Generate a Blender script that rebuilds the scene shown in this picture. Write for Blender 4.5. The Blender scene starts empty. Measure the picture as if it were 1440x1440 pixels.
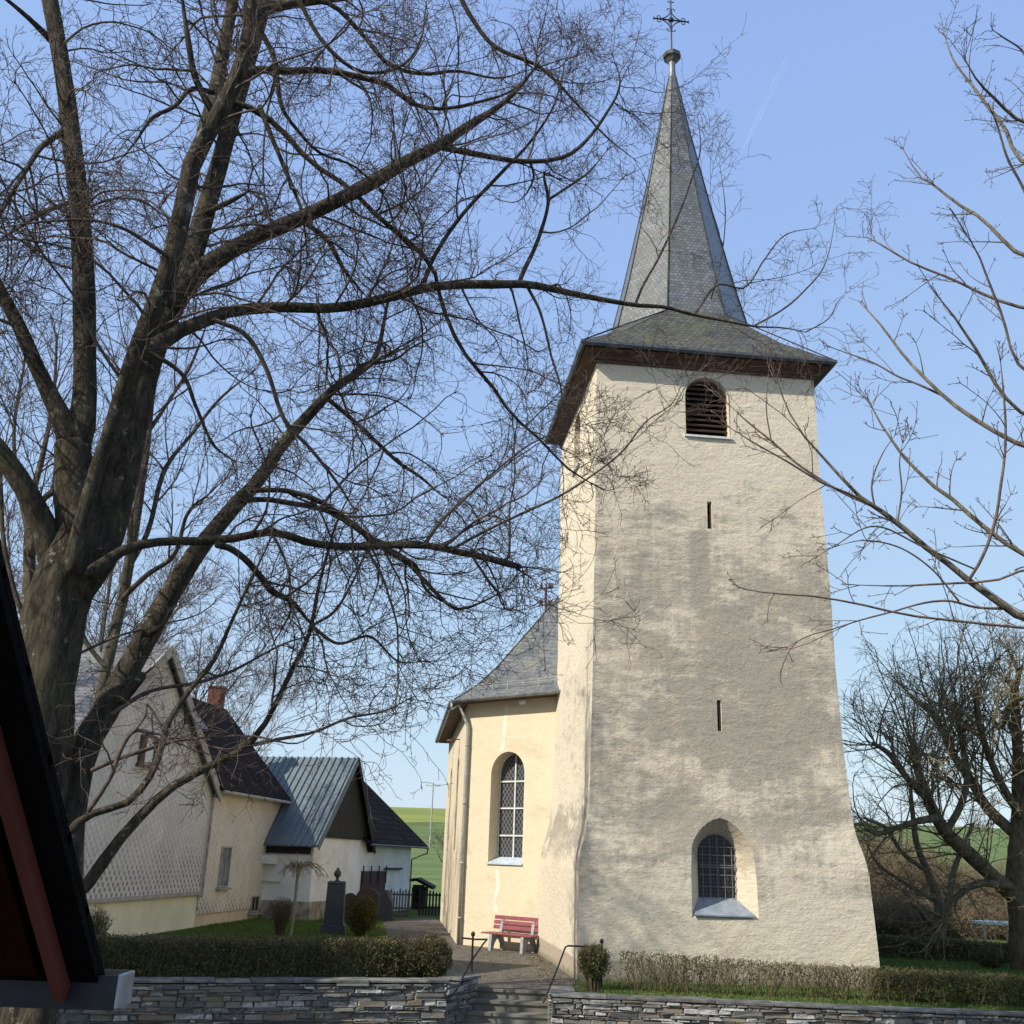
import bpy, bmesh, math, random
import numpy as np
from mathutils import Vector, geometry

# ------------------------------------------------------------------ camera
scene = bpy.context.scene
col = scene.collection
FPX, PITCH, ROLL, EYE = 1430.8, math.radians(18.805), math.radians(1.968), 2.4
_F = np.array([0, math.cos(PITCH), math.sin(PITCH)])
_U0 = np.array([0, -math.sin(PITCH), math.cos(PITCH)])
_R0 = np.array([1.0, 0, 0])
_R = math.cos(ROLL) * _R0 + math.sin(ROLL) * _U0
_U = math.cos(ROLL) * _U0 - math.sin(ROLL) * _R0
CAM = np.array([0, 0, EYE])
cam_data = bpy.data.cameras.new('camera')
cam = bpy.data.objects.new('camera', cam_data)
col.objects.link(cam)
from mathutils import Matrix
cam.matrix_world = Matrix(((_R[0], _U[0], -_F[0], 0), (_R[1], _U[1], -_F[1], 0), (_R[2], _U[2], -_F[2], EYE), (0, 0, 0, 1)))
cam_data.sensor_width = 36
cam_data.lens = FPX / 1440 * 36
cam_data.clip_start = 0.05
cam_data.clip_end = 20000
scene.camera = cam

# ------------------------------------------------------------------ light
SUN_AZ, SUN_EL = math.radians(-146.4), math.radians(38)     # direction towards the sun
world = bpy.data.worlds.new('World')
scene.world = world
world.use_nodes = True
wn = world.node_tree
sky = wn.nodes.new('ShaderNodeTexSky')
sky.sky_type = 'NISHITA'
sky.sun_disc = False
sky.sun_elevation = SUN_EL
sky.sun_rotation = math.pi / 2 - SUN_AZ
sky.altitude = 300
sky.air_density = 1.0
sky.dust_density = 1.2
sky.ozone_density = 1.6
bg = wn.nodes['Background']
bg.inputs['Strength'].default_value = 0.12
# soften the sky's own gradient channel by channel (thin high haze of the day)
_sp = wn.nodes.new('ShaderNodeSeparateColor'); _cb = wn.nodes.new('ShaderNodeCombineColor'); wn.links.new(sky.outputs[0], _sp.inputs[0])
for _i, (_p, _g) in enumerate(((0.42, 0.325), (0.37, 0.405), (0.10, 0.735))):
    _a = wn.nodes.new('ShaderNodeMath'); _a.operation = 'POWER'; _a.inputs[1].default_value = _p; wn.links.new(_sp.outputs[_i], _a.inputs[0])
    _b = wn.nodes.new('ShaderNodeMath'); _b.operation = 'MULTIPLY'; _b.inputs[1].default_value = _g / 0.12 / 1.414; wn.links.new(_a.outputs[0], _b.inputs[0]); wn.links.new(_b.outputs[0], _cb.inputs[_i])
wn.links.new(_cb.outputs[0], bg.inputs[0])
sd = bpy.data.lights.new('sun', 'SUN')
sd.energy = 3.6
sd.angle = math.radians(0.5)
sd.color = (1, 0.94, 0.84)
sun = bpy.data.objects.new('sun', sd)
col.objects.link(sun)
sv = Vector((math.cos(SUN_EL) * math.cos(SUN_AZ), math.cos(SUN_EL) * math.sin(SUN_AZ), math.sin(SUN_EL)))
sun.rotation_euler = sv.to_track_quat('Z', 'Y').to_euler()
sun.location = (-30, -20, 40)
scene.view_settings.view_transform = 'Standard'
scene.view_settings.look = 'None'
scene.view_settings.exposure = 0.6
scene.view_settings.gamma = 1.0
scene.cycles.max_bounces = 6
scene.cycles.transparent_max_bounces = 16

# ------------------------------------------------------------------ pixel <-> place helpers
def ray(x, y): return _F + (x - 720) / FPX * _R + (720 - y) / FPX * _U
def onz(x, y, z=0.0):
    d = ray(x, y); return CAM + d * (z - EYE) / d[2]
def aty(x, y, Y):
    d = ray(x, y); return CAM + d * Y / d[1]
def azv(a): a = math.radians(a); return np.array([math.cos(a), math.sin(a), 0.0])
def onl(x, y, P, az):
    d = ray(x, y); t = azv(az); n = np.array([-t[1], t[0], 0]); P = np.array(P, float)
    return CAM + d * ((P - CAM) @ n) / (d @ n)
Z = np.array([0, 0, 1.0])

# ------------------------------------------------------------------ object helpers
OFF = {}
def tag(o, label=None, cat=None, group=None, kind=None):
    if label: o['label'] = label
    if cat: o['category'] = cat
    if group: o['group'] = group
    if kind: o['kind'] = kind
    return o
def thing(name, loc, label, cat, group=None):
    o = bpy.data.objects.new(name, None)
    o.empty_display_size = 0.2
    col.objects.link(o)
    o.location = tuple(float(v) for v in loc)
    OFF[o] = np.array(loc, float)
    return tag(o, label, cat, group)
def link_mesh(name, me, mats, parent=None, smooth=False):
    o = bpy.data.objects.new(name, me)
    for m in (mats if isinstance(mats, (list, tuple)) else [mats]): me.materials.append(m)
    col.objects.link(o)
    if parent is not None:
        o.parent = parent
        OFF[o] = OFF[parent]
        me.transform(Matrix.Translation(Vector(-OFF[parent])))
    else:
        OFF[o] = np.zeros(3)
    if smooth:
        me.polygons.foreach_set('use_smooth', [True] * len(me.polygons))
    me.update()
    return o
class MB:
    def __init__(s): s.v = []; s.f = []; s.m = []; s.c = []
    def poly(s, pts, mi=0, c=0.5):
        i = len(s.v); s.v += [tuple(float(a) for a in p) for p in pts]; s.f.append(tuple(range(i, i + len(pts)))); s.m.append(mi); s.c.append(c)
    def mesh(s, vs, fs, mi=0, c=0.5):
        i = len(s.v); s.v += [tuple(float(a) for a in p) for p in vs]
        for f in fs: s.f.append(tuple(i + k for k in f)); s.m.append(mi); s.c.append(c)
    def box(s, o, a, b, c, mi=0, cc=0.5):
        """box from corner o along vectors a, b, c"""
        o, a, b, c = [np.array(q, float) for q in (o, a, b, c)]
        if np.dot(np.cross(a, b), c) < 0: a, b = b, a
        vs = [o, o + a, o + a + b, o + b, o + c, o + a + c, o + a + b + c, o + b + c]
        s.mesh(vs, [(0, 3, 2, 1), (4, 5, 6, 7), (0, 1, 5, 4), (1, 2, 6, 5), (2, 3, 7, 6), (3, 0, 4, 7)], mi, cc)
    def cbox(s, c, sx, sy, sz, az=0, mi=0, cc=0.5):
        u = azv(az); v = azv(az + 90); c = np.array(c, float)
        s.box(c - u * sx / 2 - v * sy / 2 - Z * sz / 2, u * sx, v * sy, Z * sz, mi, cc)
    def prism(s, pts, d, mi=0, c=0.5):
        pts = [np.array(p, float) for p in pts]; d = np.array(d, float); n = len(pts)
        vs = pts + [p + d for p in pts]
        nn = sum((np.cross(pts[i] - pts[0], pts[i + 1] - pts[0]) for i in range(1, n - 1)), np.zeros(3))
        fs = [tuple(range(n)), tuple(range(2 * n - 1, n - 1, -1))] + [(i, i + n, (i + 1) % n + n, (i + 1) % n) for i in range(n)]
        if nn @ d > 0: fs = [f[::-1] for f in fs]
        s.mesh(vs, fs, mi, c)
    def tube(s, pts, r, sides=8, mi=0, cap=True, c=0.5):
        pts = [np.array(p, float) for p in pts]; n = len(pts)
        rr = r if isinstance(r, (list, tuple, np.ndarray)) else [r] * n
        t0 = pts[1] - pts[0]; t0 /= np.linalg.norm(t0) + 1e-9
        ref = np.array([0, 0, 1.0]) if abs(t0[2]) < 0.9 else np.array([1.0, 0, 0])
        x = np.cross(ref, t0); x /= np.linalg.norm(x)
        vs = []
        for i in range(n):
            t = (pts[min(i + 1, n - 1)] - pts[max(i - 1, 0)]); t /= np.linalg.norm(t) + 1e-9
            x = x - t * (x @ t); x /= np.linalg.norm(x) + 1e-9; y = np.cross(t, x)
            for k in range(sides):
                a = 2 * math.pi * k / sides
                vs.append(pts[i] + rr[i] * (math.cos(a) * x + math.sin(a) * y))
        fs = [(i * sides + k, i * sides + (k + 1) % sides, (i + 1) * sides + (k + 1) % sides, (i + 1) * sides + k) for i in range(n - 1) for k in range(sides)]
        if cap: fs += [tuple(range(sides))[::-1], tuple(range((n - 1) * sides, n * sides))]
        s.mesh(vs, fs, mi, c)
    def lathe(s, base, prof, sides=16, mi=0):
        base = np.array(base, float)
        vs = [base + np.array([r * math.cos(2 * math.pi * k / sides), r * math.sin(2 * math.pi * k / sides), z]) for r, z in prof for k in range(sides)]
        n = len(prof)
        fs = [(i * sides + k, i * sides + (k + 1) % sides, (i + 1) * sides + (k + 1) % sides, (i + 1) * sides + k) for i in range(n - 1) for k in range(sides)]
        fs += [tuple(range(sides))[::-1], tuple(range((n - 1) * sides, n * sides))]
        s.mesh(vs, fs, mi)
    def build(s, name, mats, parent=None, smooth=False, uv=True, bevel=0):
        me = bpy.data.meshes.new(name)
        me.from_pydata(s.v, [], s.f)
        me.update()
        me.polygons.foreach_set('material_index', s.m)
        at = me.attributes.new('tone', 'FLOAT', 'FACE'); at.data.foreach_set('value', s.c)
        if uv: face_uv(me)
        o = link_mesh(name, me, mats, parent, smooth)
        if bevel:
            md = o.modifiers.new('bevel', 'BEVEL'); md.width = bevel; md.segments = 2; md.limit_method = 'ANGLE'
        return o
def face_uv(me):
    uvl = me.uv_layers.new(name='UVMap')
    for p in me.polygons:
        n = p.normal
        if abs(n.z) > 0.999: u = Vector((1, 0, 0))
        else: u = Vector((0, 0, 1)).cross(n).normalized()
        w = n.cross(u)
        for li in p.loop_indices:
            c = me.vertices[me.loops[li].vertex_index].co
            uvl.data[li].uv = (c.dot(u), c.dot(w))
def boolean(o, cutters):
    """cut solid meshes out of o"""
    for c in cutters:
        md = o.modifiers.new('cut', 'BOOLEAN'); md.operation = 'DIFFERENCE'; md.object = c; md.solver = 'EXACT'
    bpy.context.view_layer.update()
    dg = bpy.context.evaluated_depsgraph_get()
    me = bpy.data.meshes.new_from_object(o.evaluated_get(dg))
    o.modifiers.clear()
    o.data = me
    for c in cutters: bpy.data.objects.remove(c)
def raw_build(mb, name='cutter'):
    me = bpy.data.meshes.new(name); me.from_pydata(mb.v, [], mb.f); me.update()
    o = bpy.data.objects.new(name, me); col.objects.link(o); return o

# ------------------------------------------------------------------ materials
def nt(name):
    m = bpy.data.materials.new(name); m.use_nodes = True
    t = m.node_tree; b = t.nodes['Principled BSDF']
    return m, t, b
def N(t, kind, **kw):
    n = t.nodes.new('ShaderNode' + kind)
    for k, v in kw.items():
        if k.startswith('i_'): n.inputs[k[2:].replace('_', ' ')].default_value = v
        else: setattr(n, k, v)
    return n
def math_(t, op, a, b=None, clamp=False):
    n = t.nodes.new('ShaderNodeMath'); n.operation = op; n.use_clamp = clamp
    for i, q in enumerate((a, b)):
        if q is None: continue
        if hasattr(q, 'links') or hasattr(q, 'is_linked'): t.links.new(q, n.inputs[i])
        else: n.inputs[i].default_value = q
    return n.outputs[0]
def mix(t, f, a, b):
    n = t.nodes.new('ShaderNodeMix'); n.data_type = 'RGBA'
    for s, q in ((n.inputs[0], f), (n.inputs[6], a), (n.inputs[7], b)):
        if hasattr(q, 'is_linked'): t.links.new(q, s)
        elif isinstance(q, (tuple, list)): s.default_value = (*q, 1) if len(q) == 3 else q
        else: s.default_value = q
    return n.outputs[2]
def smooth(t, x, a, b):
    n = t.nodes.new('ShaderNodeMapRange'); n.interpolation_type = 'SMOOTHSTEP'
    t.links.new(x, n.inputs[0]); n.inputs[1].default_value = a; n.inputs[2].default_value = b
    return n.outputs[0]
def noise(t, vec, scale, detail=4, rough=0.55, stretch=None, dist=0):
    if stretch is not None:
        mp = t.nodes.new('ShaderNodeMapping'); mp.inputs['Scale'].default_value = stretch
        t.links.new(vec, mp.inputs[0]); vec = mp.outputs[0]
    n = t.nodes.new('ShaderNodeTexNoise'); n.inputs['Scale'].default_value = scale
    n.inputs['Detail'].default_value = detail; n.inputs['Roughness'].default_value = rough
    n.inputs['Distortion'].default_value = dist
    t.links.new(vec, n.inputs['Vector']); return n.outputs[0]
def objco(t):
    return t.nodes.new('ShaderNodeTexCoord').outputs['Object']
def bump(t, b, h, strength, dist, prev=None):
    n = t.nodes.new('ShaderNodeBump'); n.inputs['Strength'].default_value = strength; n.inputs['Distance'].default_value = dist
    t.links.new(h, n.inputs['Height'])
    if prev is not None: t.links.new(prev, n.inputs['Normal'])
    t.links.new(n.outputs[0], b.inputs['Normal']); return n.outputs[0]
def M(name, c1, c2=None, rough=0.85, scale=3, stretch=None, bs=0, bd=0.01, bscale=25, metal=0, spec=0.3, tone=0.0, detail=5, lo=0.35, hi=0.65):
    m, t, b = nt(name)
    c2 = c2 or tuple(v * 0.75 for v in c1)
    co = objco(t)
    f = smooth(t, noise(t, co, scale, detail, 0.6, stretch), lo, hi)
    cc = mix(t, f, c2, c1)
    if tone:
        at = N(t, 'Attribute', attribute_name='tone')
        f2 = math_(t, 'MULTIPLY_ADD', at.outputs['Fac'], tone * 2)
        f2.node.inputs[2].default_value = 1 - tone
        n = t.nodes.new('ShaderNodeVectorMath'); n.operation = 'SCALE'
        t.links.new(cc, n.inputs[0]); t.links.new(f2, n.inputs['Scale']); cc = n.outputs[0]
    t.links.new(cc, b.inputs['Base Color'])
    b.inputs['Roughness'].default_value = rough
    b.inputs['Metallic'].default_value = metal
    b.inputs['Specular IOR Level'].default_value = spec
    if bs: bump(t, b, noise(t, co, bscale, 6, 0.65, stretch), bs, bd)
    return m

def plaster(name, clean, stain, amount, bstr, zref=True, hs=2.8, lift=0.0):
    m, t, b = nt(name)
    co = objco(t)
    sep = t.nodes.new('ShaderNodeSeparateXYZ'); t.links.new(co, sep.inputs[0])
    big = noise(t, co, 0.42, 7, 0.62, (1, 1, 1.5), 0.4)
    smear = noise(t, co, 1.7, 12, 0.82, (1, 1, 2.6), 0.15)
    s = math_(t, 'ADD', math_(t, 'MULTIPLY', big, 0.5), math_(t, 'MULTIPLY', smear, 0.5))
    if zref:
        zr = t.nodes.new('ShaderNodeValToRGB')
        t.links.new(math_(t, 'MULTIPLY', sep.outputs[2], 1 / 15.0), zr.inputs[0])
        e = zr.color_ramp.elements
        e[0].position = 0.0; e[0].color = (0.43,) * 3 + (1,)
        e[1].position = 1.0; e[1].color = (0.24,) * 3 + (1,)
        for p, v in ((0.05, 0.40), (0.11, 0.44), (0.2, 0.58), (0.28, 0.56), (0.36, 0.60), (0.5, 0.58), (0.62, 0.56), (0.72, 0.50), (0.78, 0.42), (0.84, 0.33)):
            q = e.new(p); q.color = (v, v, v, 1)
        s = math_(t, 'ADD', s, math_(t, 'SUBTRACT', zr.outputs[0], 0.5))
    s = math_(t, 'ADD', s, lift)
    geo = t.nodes.new('ShaderNodeNewGeometry')
    if zref:
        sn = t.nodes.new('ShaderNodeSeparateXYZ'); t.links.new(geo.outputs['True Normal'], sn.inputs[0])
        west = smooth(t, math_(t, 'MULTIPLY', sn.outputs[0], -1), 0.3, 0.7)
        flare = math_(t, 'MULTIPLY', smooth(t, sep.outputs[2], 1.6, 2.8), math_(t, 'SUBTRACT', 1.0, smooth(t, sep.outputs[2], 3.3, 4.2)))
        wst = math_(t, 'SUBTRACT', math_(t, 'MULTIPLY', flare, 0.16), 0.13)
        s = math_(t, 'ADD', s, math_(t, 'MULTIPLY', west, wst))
        streak = noise(t, co, 2.5, 4, 0.6, (2.5, 2.5, 0.16))
        s = math_(t, 'ADD', s, math_(t, 'MULTIPLY', math_(t, 'SUBTRACT', streak, 0.5), 0.12))
        # run-off below the slits
        for ux, zt, zb in ((-0.02, 10.3, 7.9), (0.04, 5.3, 3.9), (-0.05, 12.75, 11.7)):
            du = math_(t, 'ABSOLUTE', math_(t, 'SUBTRACT', sep.outputs[0], ux))
            k = math_(t, 'MULTIPLY', math_(t, 'SUBTRACT', 1.0, smooth(t, du, 0.08, 0.34)),
                      math_(t, 'MULTIPLY', smooth(t, sep.outputs[2], zb, zb + 1.0), math_(t, 'SUBTRACT', 1.0, smooth(t, sep.outputs[2], zt - 0.05, zt + 0.05))))
            s = math_(t, 'ADD', s, math_(t, 'MULTIPLY', k, 0.09))
    f = smooth(t, s, 0.475 - amount, 0.60 - amount)
    fine = noise(t, co, 14, 6, 0.7)
    c = mix(t, f, clean, stain)
    c = mix(t, math_(t, 'MULTIPLY', smooth(t, fine, 0.35, 0.7), 0.45), c, tuple(v * 0.72 for v in clean))
    if zref:
        pit = smooth(t, noise(t, co, 4.6, 12, 0.85, (1, 1, 3.2), 0.1), 0.52, 0.66)
        c = mix(t, math_(t, 'MULTIPLY', pit, math_(t, 'ADD', math_(t, 'MULTIPLY', f, 0.40), 0.30)), c, (0.19, 0.165, 0.13))
        lite = smooth(t, noise(t, co, 3.1, 12, 0.85, (1, 1, 2.4), 0.1), 0.58, 0.70)
        c = mix(t, math_(t, 'MULTIPLY', lite, math_(t, 'MULTIPLY', f, 0.6)), c, clean)
    dirt = noise(t, co, 1.1, 6, 0.6)
    c = mix(t, math_(t, 'MULTIPLY', smooth(t, dirt, 0.5, 0.75), 0.35), c, tuple(min(1, v * w) for v, w in zip(clean, (0.95, 0.85, 0.7))))
    if zref:
        pl = math_(t, 'SUBTRACT', 1.0, smooth(t, math_(t, 'ADD', sep.outputs[2], math_(t, 'MULTIPLY', noise(t, co, 3, 3), 0.12)), 0.46, 0.52))
        c = mix(t, math_(t, 'MULTIPLY', pl, 0.75), c, (stain[0] * 0.95, stain[1] * 0.85, stain[2] * 0.8))
        gr = math_(t, 'SUBTRACT', 1.0, smooth(t, math_(t, 'ADD', sep.outputs[2], math_(t, 'MULTIPLY', noise(t, co, 6, 4), 0.3)), 0.18, 0.34))
        c = mix(t, math_(t, 'MULTIPLY', gr, 0.6), c, (0.12, 0.12, 0.07))
    t.links.new(c, b.inputs['Base Color'])
    b.inputs['Roughness'].default_value = 0.95
    b.inputs['Specular IOR Level'].default_value = 0.1
    h1 = noise(t, co, hs, 8, 0.72, (1, 1, 1.9), 0.25)
    h2 = noise(t, co, 15, 7, 0.75, (1, 1, 1.5), 0.2)
    p = bump(t, b, h1, bstr, 0.10)
    bump(t, b, h2, bstr, 0.035, p)
    return m

def slate(name, c1, c2, row=0.14, wid=0.2, rot=0.0, rough=0.5, bs=0.5, moss=None, spec=0.4, gap=0.012, dirt=None):
    m, t, b = nt(name)
    uvn = N(t, 'UVMap')
    mp = t.nodes.new('ShaderNodeMapping'); mp.inputs['Rotation'].default_value = (0, 0, rot)
    t.links.new(uvn.outputs[0], mp.inputs[0])
    br = t.nodes.new('ShaderNodeTexBrick'); t.links.new(mp.outputs[0], br.inputs['Vector'])
    br.inputs['Scale'].default_value = 1; br.inputs['Brick Width'].default_value = wid; br.inputs['Row Height'].default_value = row
    br.inputs['Mortar Size'].default_value = gap; br.inputs['Mortar Smooth'].default_value = 0.6; br.inputs['Bias'].default_value = 0.0
    br.inputs['Color1'].default_value = (*c1, 1); br.inputs['Color2'].default_value = (*c2, 1)
    br.inputs['Mortar'].default_value = (*[v * 0.35 for v in c2], 1)
    co = objco(t)
    v = smooth(t, noise(t, co, 1.3, 6, 0.65), 0.3, 0.7)
    cc = mix(t, math_(t, 'MULTIPLY', v, 0.45), br.outputs['Color'], tuple(a * 0.6 for a in c2))
    if moss: cc = mix(t, math_(t, 'MULTIPLY', smooth(t, noise(t, co, 1.7, 7, 0.7), 0.46, 0.66), 0.75), cc, moss)
    if dirt:
        sz = t.nodes.new('ShaderNodeSeparateXYZ'); t.links.new(co, sz.inputs[0])
        low = math_(t, 'SUBTRACT', 1.0, smooth(t, math_(t, 'ADD', sz.outputs[2], math_(t, 'MULTIPLY', math_(t, 'SUBTRACT', noise(t, co, 1.1, 5, 0.7), 0.5), 2.2)), dirt[0], dirt[1]))
        mp2 = t.nodes.new('ShaderNodeMapping'); mp2.inputs['Scale'].default_value = (1 / row, 1 / row, 1); t.links.new(mp.outputs[0], mp2.inputs[0])
        vo = t.nodes.new('ShaderNodeTexVoronoi'); vo.inputs['Scale'].default_value = 1; vo.inputs['Randomness'].default_value = 0.15; t.links.new(mp2.outputs[0], vo.inputs['Vector'])
        spot = math_(t, 'SUBTRACT', 1.0, smooth(t, vo.outputs['Distance'], 0.22, 0.42))
        cc = mix(t, math_(t, 'MULTIPLY', math_(t, 'MULTIPLY', low, spot), 0.75), cc, (0.16, 0.145, 0.12))
    t.links.new(cc, b.inputs['Base Color'])
    b.inputs['Roughness'].default_value = rough
    b.inputs['Specular IOR Level'].default_value = spec
    sp = t.nodes.new('ShaderNodeSeparateXYZ'); t.links.new(mp.outputs[0], sp.inputs[0])
    saw = math_(t, 'FRACT', math_(t, 'DIVIDE', sp.outputs[1], row))
    h = math_(t, 'SUBTRACT', math_(t, 'MULTIPLY', math_(t, 'SUBTRACT', 1.0, saw), 0.7), math_(t, 'MULTIPLY', br.outputs['Fac'], 0.6))
    h = math_(t, 'ADD', h, math_(t, 'MULTIPLY', noise(t, co, 12, 4, 0.6), 0.5))
    bump(t, b, h, bs, 0.02)
    return m

def masonry_mat(name):
    m, t, b = nt(name)
    at = N(t, 'Attribute', attribute_name='tone')
    r = t.nodes.new('ShaderNodeValToRGB'); t.links.new(at.outputs['Fac'], r.inputs[0])
    e = r.color_ramp.elements
    e[0].position = 0; e[0].color = (0.035, 0.036, 0.037, 1); e[1].position = 1; e[1].color = (0.55, 0.53, 0.5, 1)
    for p, c in ((0.3, (0.075, 0.075, 0.073)), (0.55, (0.13, 0.125, 0.11)), (0.75, (0.21, 0.185, 0.14)), (0.85, (0.26, 0.16, 0.08)), (0.9, (0.3, 0.29, 0.27))):
        q = e.new(p); q.color = (*c, 1)
    co = objco(t)
    c = mix(t, smooth(t, noise(t, co, 9, 6, 0.7, (1, 1, 2)), 0.3, 0.72), r.outputs[0], (0.17, 0.165, 0.145))
    c2 = mix(t, math_(t, 'MULTIPLY', smooth(t, noise(t, co, 3.2, 8, 0.78, (1, 1, 2.2)), 0.585, 0.63), 0.85), c, (0.66, 0.65, 0.62))
    lf = N(t, 'Attribute', attribute_name='tone')
    t.links.new(mix(t, 0.85, c, c2), b.inputs['Base Color'])
    b.inputs['Roughness'].default_value = 0.85
    bump(t, b, noise(t, co, 22, 6, 0.7, (1, 1, 1.6)), 0.7, 0.02)
    return m
def bark_mat(name, c1, c2, lichen, amt=0.5, thin=False):
    m, t, b = nt(name)
    co = objco(t)
    n1 = noise(t, co, 9, 6, 0.7, (1, 1, 0.3) if not thin else (1, 1, 1), 0.5)
    c = mix(t, smooth(t, n1, 0.35, 0.68), c2, c1)
    if lichen:
        lm = smooth(t, noise(t, co, 5.5, 7, 0.75), 0.66 - amt * 0.12, 0.70 - amt * 0.12)
        c = mix(t, math_(t, 'MULTIPLY', lm, 0.8), c, lichen)
        lm2 = smooth(t, noise(t, co, 1.6, 5, 0.6), 0.5, 0.75)
        c = mix(t, math_(t, 'MULTIPLY', lm2, 0.45), c, (0.13, 0.13, 0.045))
    t.links.new(c, b.inputs['Base Color'])
    if not thin: c = mix(t, math_(t, 'MULTIPLY', smooth(t, noise(t, co, 26, 7, 0.8, (1, 1, 0.16), 0.5), 0.52, 0.40), 0.55), c, tuple(v * .45 for v in c2))
    t.links.new(c, b.inputs['Base Color'])
    b.inputs['Roughness'].default_value = 0.9
    b.inputs['Specular IOR Level'].default_value = 0.15
    if not thin:
        r1 = noise(t, co, 26, 7, 0.8, (1, 1, 0.16), 0.5)
        bump(t, b, r1, 1.0, 0.06)
    return m
def leaf_mat(name, cs, rough=0.7, trans=0.25):
    m, t, b = nt(name)
    at = N(t, 'Attribute', attribute_name='tone')
    r = t.nodes.new('ShaderNodeValToRGB'); t.links.new(at.outputs['Fac'], r.inputs[0])
    e = r.color_ramp.elements
    e[0].position = 0; e[0].color = (*cs[0], 1); e[1].position = 1; e[1].color = (*cs[-1], 1)
    for i, c in enumerate(cs[1:-1]):
        q = e.new((i + 1) / (len(cs) - 1)); q.color = (*c, 1)
    t.links.new(r.outputs[0], b.inputs['Base Color'])
    b.inputs['Roughness'].default_value = rough
    b.inputs['Specular IOR Level'].default_value = 0.25
    if trans:
        tr = t.nodes.new('ShaderNodeBsdfTranslucent'); t.links.new(r.outputs[0], tr.inputs[0])
        ms = t.nodes.new('ShaderNodeMixShader'); ms.inputs[0].default_value = trans
        t.links.new(b.outputs[0], ms.inputs[1]); t.links.new(tr.outputs[0], ms.inputs[2])
        t.links.new(ms.outputs[0], t.nodes['Material Output'].inputs[0])
    return m

MT = {}
MT['tower'] = plaster('tower_plaster', (0.73, 0.635, 0.485), (0.37, 0.33, 0.265), 0.0, 0.55)
MT['nave'] = plaster('nave_plaster', (0.69, 0.585, 0.42), (0.58, 0.48, 0.34), -0.02, 0.2, zref=False)
MT['slate_tower'] = slate('tower_slate', (0.22, 0.22, 0.205), (0.10, 0.102, 0.095), 0.11, 0.13, 0.0, 0.32, 0.35, (0.11, 0.11, 0.075), 0.7)
MT['slate_skirt'] = slate('skirt_slate', (0.13, 0.13, 0.11), (0.065, 0.066, 0.056), 0.13, 0.16, 0.0, 0.65, 0.7, (0.11, 0.11, 0.055), 0.2)
MT['slate_nave'] = slate('nave_slate', (0.20, 0.20, 0.19), (0.10, 0.105, 0.11), 0.16, 0.2, 0.22, 0.5, 0.5, (0.19, 0.175, 0.125))
MT['lead'] = M('lead', (0.22, 0.225, 0.22), (0.14, 0.145, 0.145), 0.5, 6, metal=0.2, spec=0.5)
MT['zinc'] = M('zinc', (0.36, 0.38, 0.40), (0.22, 0.235, 0.25), 0.45, 4, metal=0.5, spec=0.5)
MT['zinc_dark'] = M('zinc_dark', (0.13, 0.14, 0.15), (0.08, 0.085, 0.09), 0.5, 4, metal=0.4)
MT['wood_brown'] = M('brown_boards', (0.13, 0.068, 0.043), (0.075, 0.04, 0.028), 0.7, 5, (1, 1, 6), 0.3, 0.005)
MT['dark_wood'] = M('dark_wood', (0.035, 0.03, 0.027), (0.018, 0.016, 0.015), 0.8, 6, (1, 1, 0.2), 0.3, 0.01)
MT['louvre'] = M('louvre', (0.10, 0.06, 0.045), (0.07, 0.045, 0.035), 0.7, 5)
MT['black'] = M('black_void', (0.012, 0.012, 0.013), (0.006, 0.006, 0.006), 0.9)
MT['iron'] = M('iron', (0.05, 0.045, 0.045), (0.025, 0.022, 0.022), 0.6, 12, metal=0.4)
MT['rust'] = M('rusty_iron', (0.16, 0.08, 0.06), (0.09, 0.05, 0.04), 0.8, 9)
MT['galv'] = M('galvanised', (0.40, 0.40, 0.37), (0.28, 0.28, 0.26), 0.55, 9, metal=0.4)
MT['sill_blue'] = M('sill_slate', (0.27, 0.31, 0.34), (0.20, 0.225, 0.25), 0.6, 5, bs=0.2)
MT['sill_white'] = M('sill_white', (0.50, 0.56, 0.62), (0.40, 0.45, 0.5), 0.6, 5)
MT['white'] = M('white_paint', (0.68, 0.69, 0.66), (0.55, 0.56, 0.52), 0.6, 5)
MT['stone'] = masonry_mat('wall_stones')
MT['mortar'] = M('mortar', (0.22, 0.20, 0.165), (0.09, 0.085, 0.07), 0.95, 5, bs=0.6, bd=0.02)
MT['coping'] = M('coping_slate', (0.21, 0.20, 0.18), (0.10, 0.10, 0.09), 0.85, 4, bs=0.6, bd=0.02, tone=0.35)
MT['concrete'] = M('step_concrete', (0.23, 0.21, 0.17), (0.14, 0.13, 0.10), 0.9, 1.6, bs=0.3, bd=0.006, bscale=40)
MT['asphalt'] = M('asphalt', (0.14, 0.122, 0.098), (0.075, 0.068, 0.048), 0.95, 5, bs=0.5, bd=0.01, bscale=60)
MT['street'] = M('street_asphalt', (0.06, 0.06, 0.06), (0.045, 0.045, 0.045), 0.9, 2, bs=0.4, bd=0.01, bscale=60)

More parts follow.
